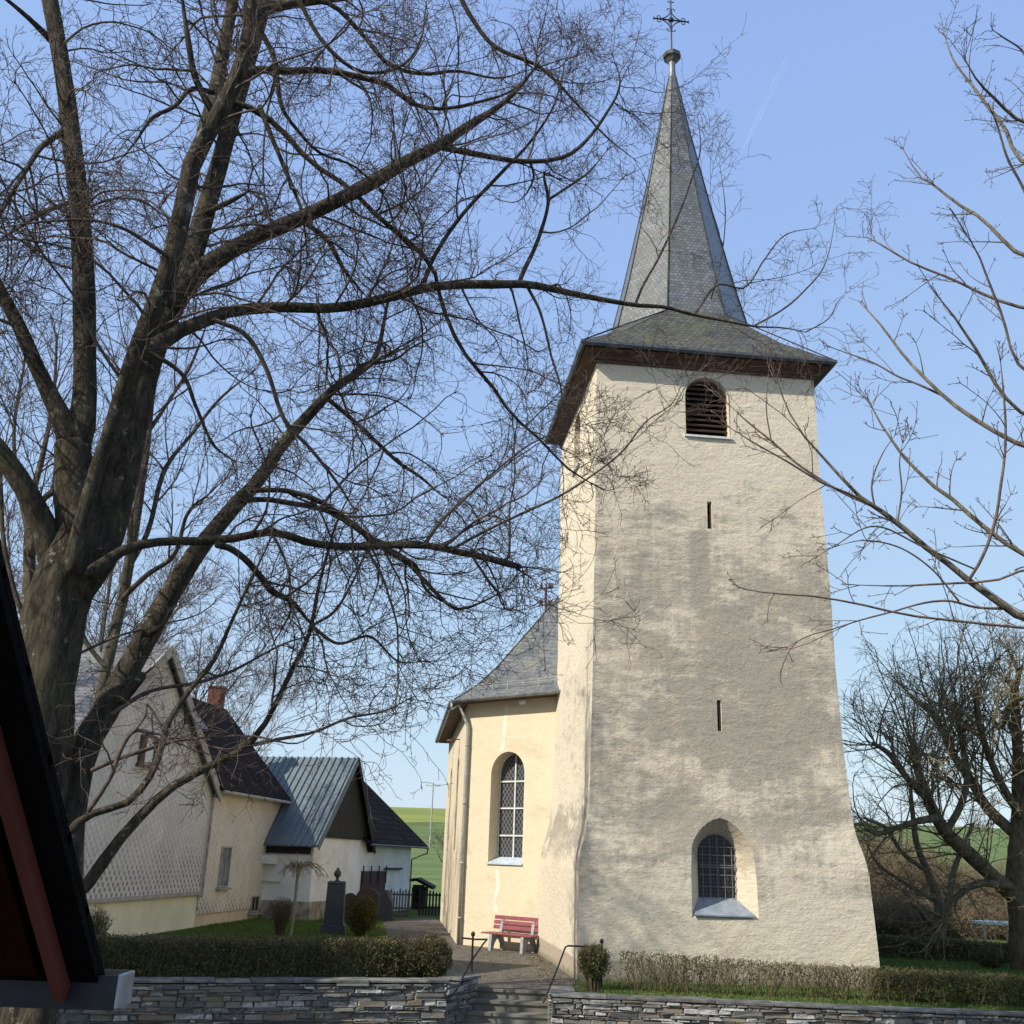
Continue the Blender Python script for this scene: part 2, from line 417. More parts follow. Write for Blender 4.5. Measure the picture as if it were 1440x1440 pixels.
def ground_mat():
    m, t, b = nt('grass_ground')
    co = objco(t); sp = t.nodes.new('ShaderNodeSeparateXYZ'); t.links.new(co, sp.inputs[0])
    n = noise(t, co, 1.6, 8, 0.7)
    c = mix(t, smooth(t, n, 0.35, 0.65), (0.055, 0.085, 0.022), (0.105, 0.14, 0.04))
    c = mix(t, math_(t, 'MULTIPLY', smooth(t, noise(t, co, 0.9, 6, 0.7), 0.55, 0.7), 0.5), c, (0.12, 0.10, 0.06))
    nf = noise(t, co, 0.035, 5, 0.6, (1, 2.5, 1))
    wob = math_(t, 'ADD', sp.outputs[1], math_(t, 'MULTIPLY', math_(t, 'SUBTRACT', nf, 0.5), 30))
    wob = math_(t, 'ADD', wob, math_(t, 'MULTIPLY', sp.outputs[0], -0.9))
    near_f = mix(t, smooth(t, noise(t, co, 0.09, 8, 0.7, (1, 3, 1)), 0.4, 0.62), (0.10, 0.145, 0.055), (0.15, 0.19, 0.075))
    near_f = mix(t, math_(t, 'MULTIPLY', smooth(t, noise(t, co, 0.05, 7, 0.7, (1, 4, 1)), 0.6, 0.68), 0.6), near_f, (0.17, 0.15, 0.09))
    far_f = mix(t, smooth(t, noise(t, co, 0.02, 5, 0.6, (1, 4, 1)), 0.4, 0.6), (0.24, 0.26, 0.07), (0.18, 0.22, 0.07))
    fld = mix(t, smooth(t, wob, 236, 240), near_f, far_f)
    c = mix(t, smooth(t, sp.outputs[1], 54, 62), c, fld)
    # cut track between the two fields
    tr = math_(t, 'MULTIPLY', smooth(t, wob, 228, 231), math_(t, 'SUBTRACT', 1.0, smooth(t, wob, 237, 240)))
    c = mix(t, math_(t, 'MULTIPLY', tr, 0.8), c, (0.10, 0.13, 0.05))
    t.links.new(c, b.inputs['Base Color'])
    b.inputs['Roughness'].default_value = 1.0
    b.inputs['Specular IOR Level'].default_value = 0.05
    bump(t, b, noise(t, co, 9, 7, 0.75), 0.8, 0.05)
    return m
MT['ground'] = ground_mat()

# ------------------------------------------------------------------ terrain
LW0, LW1 = np.array([-6.3, 18.92, 0]), np.array([-0.9, 20.5, 0])       # front of the left retaining wall
RW0, RW1 = np.array([1.02, 20.5, 0]), np.array([9.6, 19.95, 0])        # front of the right retaining wall
def wall_y(x):
    if x < LW1[0]: return LW1[1] + (x - LW1[0]) * (LW1[1] - LW0[1]) / (LW1[0] - LW0[0])
    if x > RW0[0]: return RW0[1] + (x - RW0[0]) * (RW1[1] - RW0[1]) / (RW1[0] - RW0[0])
    return 20.5
def hz(x, y):
    def ss(a, b, v): v = min(1, max(0, (v - a) / (b - a))); return v * v * (3 - 2 * v)
    h = -0.75 * ss(50, 75, y)
    h += 17.4 * ss(75, 360, y) - 6 * ss(360, 900, y)
    h += 0.5 * math.sin(x * 0.021 + 1) * ss(90, 200, y)
    return h
xs = sorted(set([-600, -400, -250, -160, -110, -80, -60] + list(range(-45, 46, 3)) + [-0.62, 1.14, 60, 80, 110, 160, 250, 400, 600]))
gv = []; gf = []
yoff = [0, .6, 1.3, 2, 3, 4.5, 6, 8, 10, 13, 16, 20, 24, 28, 33, 38, 44, 50, 58, 66, 76, 88, 100, 115, 130, 150, 175, 200, 225, 250, 280, 310, 340, 380, 450, 600, 900, 1500]
for x in xs:
    ys0 = wall_y(max(-12, min(14, x))) + 0.16
    if -0.63 < x < 1.15: ys0 = 21.72
    for d in yoff:
        y = ys0 + d
        gv.append((x if d < 60 else x * (1 + (d - 60) / 300), y, hz(x, y)))
n = len(yoff)
for i in range(len(xs) - 1):
    for j in range(n - 1):
        gf.append((i * n + j, (i + 1) * n + j, (i + 1) * n + j + 1, i * n + j + 1))
me = bpy.data.meshes.new('ground'); me.from_pydata(gv, [], gf)
tag(link_mesh('ground', me, MT['ground'], smooth=True), 'green churchyard lawn and fields rising to the horizon', kind='structure')
mb = MB(); mb.poly([(-300, -60, -0.95), (300, -60, -0.95), (300, 21.9, -0.95), (-300, 21.9, -0.95)])
tag(mb.build('street', MT['street']), 'grey street in front of the retaining walls', kind='structure')
mb = MB()
pp = [(-0.5, 21.72), (1.05, 21.72), (1.6, 22.6), (1.75, 24.2), (1.9, 29.9), (-0.9, 32.5), (-2.7, 45.5), (-4.3, 41.3), (-3.9, 36.5), (-2.9, 32.0), (-1.7, 27.5), (-1.15, 23.5)]
tri = geometry.tessellate_polygon([[Vector((x, y, 0)) for x, y in pp]])
mb.mesh([(x, y, 0.012) for x, y in pp], [t[::-1] if (Vector((*pp[t[1]], 0)) - Vector((*pp[t[0]], 0))).cross(Vector((*pp[t[2]], 0)) - Vector((*pp[t[0]], 0))).z < 0 else t for t in tri])
tag(mb.build('path', MT['asphalt']), 'dark asphalt path from the steps past the church wall', kind='structure')

# ------------------------------------------------------------------ church tower
TA = 5.58
tu, tv = azv(TA), azv(TA + 90)
TC = np.array([4.7, 27.07, 0.0])
def tw(a, b, z): return TC + tu * a + tv * b + Z * z
prof_s = [(-0.5, 3.33), (0, 3.32), (1.3, 3.31), (2.24, 3.295), (2.55, 3.26), (2.8, 3.205), (3.0, 3.15), (3.32, 3.085), (3.64, 3.055), (4.1, 3.04), (5, 3.015), (8, 2.95), (15.2, 2.93)]
def sh(z): return float(np.interp(z, [p[0] for p in prof_s], [p[1] for p in prof_s]))
tower = thing('church_tower', TC, 'tall square plastered church tower with a pointed slate spire', 'church tower')
zs = [-0.5, 0, .4, .8, 1.2, 1.6, 2.0, 2.24, 2.4, 2.55, 2.7, 2.85, 3.0, 3.15, 3.32, 3.5, 3.7, 3.9, 4.1] + [4.5 + .5 * i for i in range(22)]
NS = 14
from mathutils import noise as mnoise
vs = []; fs = []
for z in zs:
    s = sh(z)
    for k in range(4 * NS):
        e, q = divmod(k, NS); f = -1 + 2 * q / NS
        a, b = [(f, -1), (1, f), (-f, 1), (-1, -f)][e]
        P = tw(a * s, b * s, z)
        nv = mnoise.noise(Vector(P) * 0.45) * 0.035 + mnoise.noise(Vector(P) * 1.3) * 0.014
        if z < 15: P = P + (tu * a + tv * b) * nv
        vs.append(P)
r = 4 * NS
fs = [(j * r + k, j * r + (k + 1) % r, (j + 1) * r + (k + 1) % r, (j + 1) * r + k) for j in range(len(zs) - 1) for k in range(r)]
fs += [tuple(range(r))[::-1], tuple(range((len(zs) - 1) * r, len(zs) * r))]
mb = MB(); mb.mesh(vs, fs)
shaft = mb.build('wall', MT['tower'], tower, uv=False)
def arch_pts(w, h, n=14, pointed=0.0, spring=None):
    """closed outline, x centred, base at 0; last n+1 points are the arch"""
    r_ = w / 2; sp = h - r_ * (1 + pointed) if spring is None else spring
    pts = [(-r_, 0), (r_, 0)]
    for i in range(n + 1):
        a = math.pi * i / n
        x = r_ * math.cos(a)
        y = (math.sin(a) if not pointed else (1 - min(1, abs(math.cos(a))) ** 1.45) ** .62) * (h - sp)
        pts.append((x, sp + y))
    return pts
def arch_cut(cen, z0, w, h, y0, y1, side='S', w2=None, h2=None, z2=None, pointed=0.0, cx2=None):
    o = arch_pts(w, h, pointed=pointed); i = arch_pts(w2 or w, h2 or h, pointed=0 if w2 else pointed)
    z2 = z0 if z2 is None else z2; cx2 = cen if cx2 is None else cx2
    def P(a, dep, z):
        return tw(a, -dep, z) if side == 'S' else tw(-dep, -a, z)
    mbk = MB(); n_ = len(o)
    vsk = [P(cen + x, y0, z0 + y) for x, y in o] + [P(cx2 + x, y1, z2 + y) for x, y in i]
    fsk = [tuple(range(n_)), tuple(range(n_, 2 * n_))[::-1]] + [(k + n_, (k + 1) % n_ + n_, (k + 1) % n_, k) for k in range(n_)]
    mbk.mesh(vsk, fsk)
    ob = raw_build(mbk)
    bm = bmesh.new(); bm.from_mesh(ob.data); bmesh.ops.recalc_face_normals(bm, faces=bm.faces[:]); bm.to_mesh(ob.data); bm.free()
    ob.data.transform(Matrix.Translation(Vector(-TC))); ob.location = TC
    ob.data.materials.append(MT['tower'])
    return ob
# belfry arch front + left, slits, chapel window
WZ, WCU = 12.87, 0.0
s13 = sh(13)
WX = -0.09
sw = sh(1.8)
def slit_cut(cu, za, zb, wd):
    s = sh((za + zb) / 2); mbk = MB(); mbk.box(tw(cu - wd / 2, -s - 0.3, za), tu * wd, tv * 0.95, Z * (zb - za)); ob = raw_build(mbk)
    ob.data.transform(Matrix.Translation(Vector(-TC))); ob.location = TC; ob.data.materials.append(MT['tower']); return ob
cuts = [arch_cut(WCU, WZ, 1.16, 1.68, s13 + 0.3, s13 - 0.6), arch_cut(0.05, WZ, 1.05, 1.66, s13 + 0.3, s13 - 0.6, side='W'),
        slit_cut(-0.02, 10.36, 11.08, 0.12), slit_cut(.04, 5.38, 6.10, 0.105)]
k = 0.5 / 0.62
cuts.append(arch_cut(WX, 1.38 - 0.30, 1.37 + .46, 2.13 + .74, sw + 0.35, sw - 0.62, w2=0.84, h2=1.34, z2=1.72, pointed=0.25, cx2=WX + 0.03))
boolean(shaft, cuts)
shaft.data.transform(Matrix.Identity(4))
# belfry opening: frame, slats
def belfry(side):
    def P(a, dep, z): return tw(a, -dep, z) if side == 'S' else tw(-dep, -a, z)
    cu = WCU if side == 'S' else 0.05; wd = 1.16 if side == 'S' else 1.05
    mbk = MB()
    ax = tu if side == 'S' else -tv; inn = tv if side == 'S' else tu
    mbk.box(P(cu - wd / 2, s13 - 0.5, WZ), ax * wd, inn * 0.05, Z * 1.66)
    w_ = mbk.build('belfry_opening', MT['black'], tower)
    mk = MB()
    for i in range(11):
        z = WZ + 0.05 + i * 0.148
        hw = wd / 2
        if z > WZ + 1.11: hw = math.sqrt(max(0.01, 0.58 ** 2 - (z + .05 - WZ - 1.11) ** 2))
        if hw < 0.15: continue
        a = P(cu - hw + .005, s13 - 0.19, z); mk.box(a, ax * (2 * hw - .01), inn * 0.15 + Z * 0.10, (-inn * 0.10 + Z * 0.15) * 0.22)
    mk.build('slats', MT['louvre'], w_)
    ms = MB(); ms.box(P(cu - wd / 2 - 0.04, s13 + 0.06, WZ - 0.06), ax * (wd + 0.08), inn * 0.3, Z * 0.055)
    ms.build('sill', MT['white'], w_)
    # thin white reveal edge
    me_ = MB(); pts = arch_pts(wd, 1.66)
    for i in range(1, len(pts) - 1):
        a, b = pts[i], pts[i + 1]
        if i > 7: break
        me_.poly([P(cu + a[0] - .002, s13 + 0.005, WZ + a[1]), P(cu + b[0] - .002, s13 + 0.005, WZ + b[1]), P(cu + b[0] - .002, s13 - 0.12, WZ + b[1]), P(cu + a[0] - .002, s13 - 0.12, WZ + a[1])])
    me_.build('reveal', MT['nave'], w_)
belfry('S'); belfry('W')
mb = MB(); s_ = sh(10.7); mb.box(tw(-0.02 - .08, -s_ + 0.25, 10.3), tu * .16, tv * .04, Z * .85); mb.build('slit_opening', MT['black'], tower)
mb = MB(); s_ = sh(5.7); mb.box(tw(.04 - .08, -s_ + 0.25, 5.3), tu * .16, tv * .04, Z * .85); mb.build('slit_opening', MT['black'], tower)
MT['iron_grey'] = M('iron_grey', (.16, .16, .16), (.10, .10, .10), .6, 9)
# chapel window: glass, grille, sill
gl = MB(); cxi = WX + 0.03
gpts = arch_pts(0.88, 1.40)
gl.poly([tw(cxi + x, -(sw - 0.60), 1.70 + y) for x, y in gpts])
m_, t_, b_ = nt('dark_leaded_glass'); uvm = N(t_, 'UVMap'); br_ = N(t_, 'TexBrick'); t_.links.new(uvm.outputs[0], br_.inputs[0])
br_.offset = 0; br_.inputs['Scale'].default_value = 1; br_.inputs['Brick Width'].default_value = 0.062; br_.inputs['Row Height'].default_value = 0.085; br_.inputs['Mortar Size'].default_value = 0.006
br_.inputs['Color1'].default_value = (0.012, 0.013, 0.016, 1); br_.inputs['Color2'].default_value = (0.016, 0.017, 0.018, 1); br_.inputs['Mortar'].default_value = (0.075, 0.075, 0.075, 1)
t_.links.new(br_.outputs[0], b_.inputs['Base Color']); b_.inputs['Roughness'].default_value = 0.6
MT['dglass'] = m_
glass = gl.build('window', MT['dglass'], tower)
gr = MB()
for i in range(-2, 3): gr.tube([tw(cxi + i * 0.17, -(sw - 0.52), 1.70), tw(cxi + i * 0.17, -(sw - 0.52), 3.04 - abs(i) ** 1.8 * 0.07)], 0.011, 5)
for zz in (1.95, 2.2, 2.36, 2.41, 2.62, 2.80): gr.tube([tw(cxi - .41, -(sw - 0.515), zz), tw(cxi + .41, -(sw - 0.515), zz)], 0.013, 5)
gr.build('grille', MT['iron_grey'], glass)
sl = MB()
zo, zi = 1.385, 1.725
A_, B_, C_, D_ = tw(WX - 0.69, -(sw + 0.05), zo), tw(WX + 0.69, -(sw + 0.05), zo), tw(cxi + 0.41, -(sw - 0.60), zi), tw(cxi - 0.41, -(sw - 0.60), zi)
sl.mesh([A_, B_, C_, D_, A_ - Z * .03, B_ - Z * .03, C_ - Z * .35, D_ - Z * .35], [(0, 1, 2, 3), (4, 7, 6, 5), (0, 4, 5, 1), (1, 5, 6, 2), (3, 2, 6, 7), (0, 3, 7, 4)])
sl.build('sill', MT['sill_blue'], glass)

MT['cap'] = M('cap_metal', (.13, .12, .10), (.07, .065, .055), .6, 6, metal=.2)
# cornice, gutter, roof
def sq_ring(mbk, prof, mi=0):
    vsq = []
    for (s, z) in prof: vsq += [tw(-s, -s, z), tw(s, -s, z), tw(s, s, z), tw(-s, s, z)]
    mbk.mesh(vsq, [(j * 4 + k, j * 4 + (k + 1) % 4, (j + 1) * 4 + (k + 1) % 4, (j + 1) * 4 + k) for j in range(len(prof) - 1) for k in range(4)], mi)
mb = MB(); sq_ring(mb, [(2.90, 14.72), (2.985, 14.72), (2.985, 14.80), (3.02, 14.80), (3.05, 14.90), (3.27, 14.99), (3.27, 15.10), (2.9, 15.15)])
mb.build('cornice', MT['wood_brown'], tower)
mb = MB(); sq_ring(mb, [(3.28, 15.03), (3.38, 14.985), (3.42, 15.05), (3.42, 15.12), (3.39, 15.12), (3.30, 15.09)])
mb.build('gutter', MT['zinc_dark'], tower)
oz, oap, lean = 17.05, 1.98, 0.09
ohw = oap * math.tan(math.pi / 8)
eav = [tw(-3.37, -3.37, 15.12), tw(3.37, -3.37, 15.12), tw(3.37, 3.37, 15.12), tw(-3.37, 3.37, 15.12)]
def octa(ap, z, dx): h_ = ap * math.tan(math.pi / 8); return [tw(dx + a, b, z) for a, b in ((-h_, -ap), (h_, -ap), (ap, -h_), (ap, h_), (h_, ap), (-h_, ap), (-ap, h_), (-ap, -h_))]
def eav_at(f, z, bulge): # intermediate square-ish ring of the bell-cast skirt
    return None
O1 = octa(oap, oz, 0.07)
sk = MB()
for i in range(4):
    a, b = eav[i], eav[(i + 1) % 4]; c, d = O1[2 * i + 1], O1[2 * i]
    # bell-cast: one break in the slope
    m0 = a * .52 + d * .48 - Z * 0.16; m1 = b * .52 + c * .48 - Z * 0.16
    sk.poly([a, b, m1, m0]); sk.poly([m0, m1, c, d])
    p = O1[2 * i - 1] if i else O1[7]
    m2 = a * .52 + p * .48 - Z * 0.16
    sk.poly([a, m0, m2]); sk.poly([m0, d, p, m2])
for f in ((3.37, 15.12), ): pass
skirt = sk.build('roof_skirt', MT['slate_skirt'], tower)
sp_ = MB()
levels = [(oap, oz, 0.07), (1.60, 18.75, 0.07), (1.04, 21.6, 0.075), (0.5, 24.6, 0.08), (0.115, 26.95, lean)]
rings = [octa(*l) for l in levels]
for j in range(len(rings) - 1):
    for k_ in range(8): sp_.poly([rings[j][k_], rings[j][(k_ + 1) % 8], rings[j + 1][(k_ + 1) % 8], rings[j + 1][k_]])
spire = sp_.build('spire', MT['slate_tower'], tower)
MT['slate_hip'] = M('hip_slate', (.07, .07, .066), (.04, .04, .038), .9, 6, spec=.1)
hp = MB()
for k_ in range(8): hp.tube([rings[j][k_] for j in range(len(rings))], [0.03, .027, .025, .02, .012], 5)
for i in range(4):
    hp.tube([eav[i], O1[2 * i]], 0.018, 5); hp.tube([eav[i], O1[2 * i - 1]], 0.018, 5)
hp.build('hip_flashing', MT['slate_hip'], spire)
ap = tw(lean, 0, 0)
mb = MB(); mb.lathe(ap, [(0.13, 26.85), (0.115, 27.1), (0.10, 27.4), (0.12, 27.52)], 10)
neck = mb.build('lead_neck', MT['lead'], spire)
mb = MB(); mb.lathe(ap, [(0.11, 27.50), (0.16, 27.56), (0.22, 27.68), (0.29, 27.72), (0.31, 27.84), (0.27, 27.87), (0.10, 27.93), (0.03, 28.05)], 8)
mb.build('cap', MT['cap'], spire)
cr = MB(); cz = 29.33
cr.tube([ap + Z * 28.0, ap + Z * 30.25], 0.028, 6); cr.tube([ap + Z * cz - tu * .62, ap + Z * cz + tu * .62], 0.026, 6)
cr.lathe(ap + Z * cz, [(0.02, -.09), (0.085, -.05), (0.10, 0), (0.085, .05), (0.02, .09)], 10)
for e in (-1, 1):
    cr.tube([ap + Z * cz + tu * e * .60 - Z * .06, ap + Z * cz + tu * e * .60 + Z * .06], 0.02, 5)
for sx in (-1, 1):
    for sz in (-1, 1):
        pts = [ap + Z * cz + tu * sx * (.42 * (1 - q) ** 1.6) + Z * sz * (.42 * q ** 1.6) for q in np.linspace(0, 1, 9)]
        cr.tube(pts, 0.02, 5)
        for (bx, bz, dx, dz) in ((.42, 0, 0, 1), (0, .42, 1, 0)):
            c0 = ap + Z * cz + tu * sx * (bx + dx * .075) + Z * sz * (bz + dz * .075)
            cr.tube([c0 + tu * sx * .06 * math.cos(q) * (1 if dx else 1) + Z * sz * .06 * math.sin(q) for q in np.linspace(-.5, 4.2, 9)], 0.018, 4)
cr.tube([ap + Z * 30.1 - tu * .12, ap + Z * 30.1 + tu * .12], 0.016, 5)
cr.build('cross', MT['iron'], tower)
mb = MB(); mb.tube([tw(-.12, -2.97 - .05, 26.2), tw(.2, -.35, 26.2), tw(.24, -.36, 26.3)][1:], 0.012, 5); mb.build('hook', MT['iron'], spire)

# ------------------------------------------------------------------ church nave
C1 = np.array([-1.17, 31.85, 0.0])
lat, dep = float((C1 - TC) @ tu), float((C1 - TC) @ tv)
DL = 4.6
nave = thing('church_nave', C1, 'cream plastered church nave with slate roof and arched leaded window beside the tower', 'church')
NZ = 7.0
g = onl(611, 1052, C1, 95.58)
LEN = 11.6
foot = [(lat, dep + LEN), (lat, dep), (lat + DL * .7071, dep - DL * .7071), (-lat - DL * .7071, dep - DL * .7071), (-lat, dep), (-lat, dep + LEN)]
mb = MB(); T_ = 0.7
# solid walls (a closed shell with thickness, cut by window niches)
ftc = [tw(a, b, 0) for a, b in foot]
mb.mesh([p - Z * .5 for p in ftc] + [p + Z * (NZ - .05) for p in ftc], [tuple(range(6)), tuple(range(6, 12))[::-1]] + [(i + 6, (i + 1) % 6 + 6, (i + 1) % 6, i) for i in range(6)])
nw = mb.build('wall', MT['nave'], nave, uv=False)
bm = bmesh.new(); bm.from_mesh(nw.data); bmesh.ops.recalc_face_normals(bm, faces=bm.faces[:]); bm.to_mesh(nw.data); bm.free()
da = azv(TA - 45); dn = azv(TA + 45)         # along the angled wall, into the wall
def nw_cut(base, ax, inn, w, h, depth, w2=None, dz=0.0, sx=0.0):
    o = arch_pts(w, h); i = arch_pts(w2 or w, h - dz); mbk = MB(); n_ = len(o)
    vsk = [base + ax * x + Z * y - inn * 0.02 for x, y in o] + [base + ax * (x + sx) + Z * (y + dz * .5) + inn * depth for x, y in i]
    mbk.mesh(vsk, [tuple(range(n_)), tuple(range(n_, 2 * n_))[::-1]] + [(k + n_, (k + 1) % n_ + n_, (k + 1) % n_, k) for k in range(n_)])
    ob = raw_build(mbk); b2 = bmesh.new(); b2.from_mesh(ob.data); bmesh.ops.recalc_face_normals(b2, faces=b2.faces[:]); b2.to_mesh(ob.data); b2.free()
    ob.data.transform(Matrix.Translation(Vector(-C1))); ob.location = C1; ob.data.materials.append(MT['nave']); return ob
wl = onl(686, 1213, C1, TA - 45); wr = onl(734, 1215, C1, TA - 45); wt = onl(712, 1057, C1, TA - 45)
wc = (wl + wr) / 2; WW = float(np.linalg.norm((wr - wl)[:2])); WZ0 = (wl[2] + wr[2]) / 2; WH = wt[2] - WZ0
wc[2] = WZ0
sidea, siden = tv, tu
wins = []
for q in (641, 631.5, 625):
    p = onl(q, 1150, C1, TA + 90); wins.append(p)
cuts = [nw_cut(wc, da, dn, WW, WH, 0.46)]
for p in wins:
    b0 = p.copy(); b0[2] = 2.6; cuts.append(nw_cut(b0, -sidea, siden, 0.9, 3.0, 0.3))
boolean(nw, cuts)
# leaded window
m_, t_, b_ = nt('leaded_glass'); uvm = N(t_, 'UVMap'); sp2 = t_.nodes.new('ShaderNodeSeparateXYZ'); t_.links.new(uvm.outputs[0], sp2.inputs[0])
uu = math_(t_, 'DIVIDE', sp2.outputs[0], 0.135); vv = math_(t_, 'DIVIDE', sp2.outputs[1], 0.19)
def tri_(e): return math_(t_, 'ABSOLUTE', math_(t_, 'SUBTRACT', math_(t_, 'FRACT', e), 0.5))
l1 = tri_(math_(t_, 'ADD', uu, vv)); l2 = tri_(math_(t_, 'SUBTRACT', uu, vv))
ln = smooth(t_, math_(t_, 'MAXIMUM', l1, l2), 0.39, 0.43)
c_ = mix(t_, ln, (0.03, 0.032, 0.04), (0.17, 0.17, 0.16))
t_.links.new(c_, b_.inputs['Base Color']); b_.inputs['Roughness'].default_value = 0.3
MT['lglass'] = m_
gm = MB(); gm.poly([wc + da * x + Z * y + dn * 0.42 for x, y in arch_pts(WW, WH)])
wn_ = gm.build('window', MT['lglass'], nave)
fm = MB()
fm.box(wc + dn * .37 - da * .022 + Z * .02, da * .044, dn * .04, Z * (WH - .08))
for i in (1, 2, 3): fm.box(wc + dn * .375 - da * WW / 2 + Z * (WH * .245 * i - .02), da * WW, dn * .035, Z * .042)
pts = arch_pts(WW - .06, WH - .03)
for a, b in zip(pts, pts[1:] + pts[:1]): fm.tube([wc + da * a[0] + Z * (a[1] + .02) + dn * .40, wc + da * b[0] + Z * (b[1] + .02) + dn * .40], 0.02, 4)
fm.build('glazing_bars', MT['white'], wn_)
sm = MB(); a0 = wc - da * (WW / 2 + .02) - dn * .05; sm.mesh([a0, a0 + da * (WW + .04), wc + da * WW / 2 + dn * .42 + Z * .17, wc - da * WW / 2 + dn * .42 + Z * .17,
    a0 - Z * .04, a0 + da * (WW + .04) - Z * .04, wc + da * WW / 2 + dn * .42 - Z * .04, wc - da * WW / 2 + dn * .42 - Z * .04], [(0, 1, 2, 3), (4, 7, 6, 5), (0, 4, 5, 1), (1, 5, 6, 2), (2, 6, 7, 3), (3, 7, 4, 0)])
sm.build('sill', MT['sill_white'], wn_)
for p in wins:
    b0 = p.copy(); b0[2] = 2.6
    gm = MB(); gm.poly([b0 - sidea * x + Z * y + siden * .27 for x, y in arch_pts(0.9, 3.0)]); gm.build('window', MT['lglass'], nave)
# patch of pale repair plaster above and below the window
def strip(pts, w):
    k_ = MB()
    for a, b in zip(pts[:-1], pts[1:]): k_.poly([a - da * w / 2, a + da * w / 2, b + da * w / 2, b - da * w / 2][::1])
    return k_
MT['patch'] = M('repair_plaster', (0.78, 0.70, 0.55), (0.68, 0.59, 0.44), 0.95, 3)
for seq in ([(713, 992), (709, 1030), (706, 1056)], [(699, 1222), (701, 1245), (695, 1268), (698, 1282)]):
    pts = [onl(*q, C1, TA - 45) - dn * 0.004 for q in seq]
    strip(pts, 0.14).build('plaster_patch', MT['patch'], nave)
# roof
slope = 1.27
def lines_at(d):
    """offset footprint ring at inset d, far-left first"""
    L = lat + d; Dd = dep + d / .70711 - d
    x2 = lat + DL * .7071; y2 = dep - DL * .7071
    yb = y2 + d; xb = x2 + (d / .70711 - d)
    h_ = -d
    xb = min(xb, 0); return [(L, dep + LEN + .3), (L, Dd), (xb, yb), (-xb, yb), (-L, Dd), (-L, dep + LEN + .3)]
prof_r = [(-0.42, NZ), (0.30, NZ + .52), (0.9, NZ + .52 + .6 * 1.05), (2.2, NZ + 1.15 + 1.3 * slope), (3.9, NZ + 1.15 + 3.0 * slope), (-lat - .02, NZ + 1.15 + (-lat - .92) * slope)]
rr = []
for d, z in prof_r: rr.append([tw(a, b, z) for a, b in lines_at(d)])
mb = MB()
for j in range(len(rr) - 1):
    for k_ in range(5): mb.poly([rr[j][k_], rr[j][k_ + 1], rr[j + 1][k_ + 1], rr[j + 1][k_]][::1])
mb.poly([rr[j][0] for j in range(len(rr))] + [rr[j][5] for j in reversed(range(len(rr)))])
roof = mb.build('roof', MT['slate_nave'], nave)
hp = MB(); hp.tube([r_[1] for r_ in rr], 0.035, 5); hp.build('hip_flashing', MT['zinc_dark'], roof)
mb = MB()
e0 = [tw(a, b, NZ - .10) for a, b in lines_at(-0.42)]; e1 = [tw(a, b, NZ - .10) for a, b in lines_at(0.0)]
for k_ in range(5):
    mb.box(e0[k_], e0[k_ + 1] - e0[k_], (e1[k_] - e0[k_]) * 1.0, Z * .08) if False else mb.mesh([e0[k_], e0[k_ + 1], e1[k_ + 1], e1[k_]] + [p + Z * .09 for p in (e0[k_], e0[k_ + 1], e1[k_ + 1], e1[k_])], [(3, 2, 1, 0), (4, 5, 6, 7), (0, 1, 5, 4), (1, 2, 6, 5), (2, 3, 7, 6), (3, 0, 4, 7)])
mb.build('soffit', MT['wood_brown'], nave)
gu = [tw(a, b, NZ - .03) for a, b in lines_at(-0.50)]
def half_gutter(a, b, r=0.085):
    a = np.array(a); b = np.array(b); d_ = (b - a) / np.linalg.norm(b - a); n_ = np.cross(d_, Z); n_ /= np.linalg.norm(n_)
    k_ = MB(); prev = None
    sec = [(math.cos(q) * r, -math.sin(q) * r) for q in np.linspace(0, math.pi, 9)]
    vsg = [a + n_ * x + Z * y for x, y in sec] + [b + n_ * x + Z * y for x, y in sec]
    sec2 = [(math.cos(q) * (r - .012), -math.sin(q) * (r - .012)) for q in np.linspace(0, math.pi, 9)]
    vsg += [a + n_ * x + Z * y for x, y in sec2] + [b + n_ * x + Z * y for x, y in sec2]
    fsg = [(i, i + 9, i + 10, i + 1) for i in range(8)] + [(18 + i, 18 + i + 1, 28 + i, 27 + i) for i in range(8)]
    fsg += [(0, 18, 27, 9), (8, 17, 35, 26), tuple(range(9)) + tuple(range(26, 17, -1)), tuple(range(9, 18))[::1] + tuple(range(35, 26, -1))]
    k_.mesh(vsg, fsg); return k_
for k_ in (0, 1):
    gt = half_gutter(gu[k_], gu[k_ + 1]); gt.build('gutter', MT['zinc'], nave)
dp = MB()
top = gu[1]
w0 = C1 + Z * 6.35 - azv(TA + 22.5) * -0.0 - azv(TA + 67.5 - 0) * 0.0
outn = -(dn + siden) / np.linalg.norm(dn + siden)
pa = C1 + da * 0.16 - dn * 0.11
dp.tube([top - Z * .05, top - Z * .30, top * .6 + (pa + Z * 6.6) * .4 - Z * 0.0 * 1, pa + Z * 6.2, pa + Z * 5.9, pa + Z * 3, pa + Z * 0.0], 0.055, 10)
for zz in (5.6, 3.9, 2.2, 0.7): dp.tube([pa + Z * zz, pa + Z * (zz + .06)], 0.066, 10)
dp.build('downpipe', MT['galv'], nave, smooth=True)
sg = MB()
for zz in (0.0, 0.07):
    a = rr[0][1] * .62 + rr[1][1] * .38 + Z * (.17 + zz); b = rr[0][2] * .62 + rr[1][2] * .38 + Z * (.17 + zz); sg.tube([a + da * .2, b], 0.012, 5)
for i in range(9):
    p = (rr[0][1] * .62 + rr[1][1] * .38) * (1 - i / 8) + (rr[0][2] * .62 + rr[1][2] * .38) * (i / 8); sg.tube([p, p + Z * .30], 0.014, 5)
sg.build('snow_guard', MT['galv'], roof)
tag(roof)
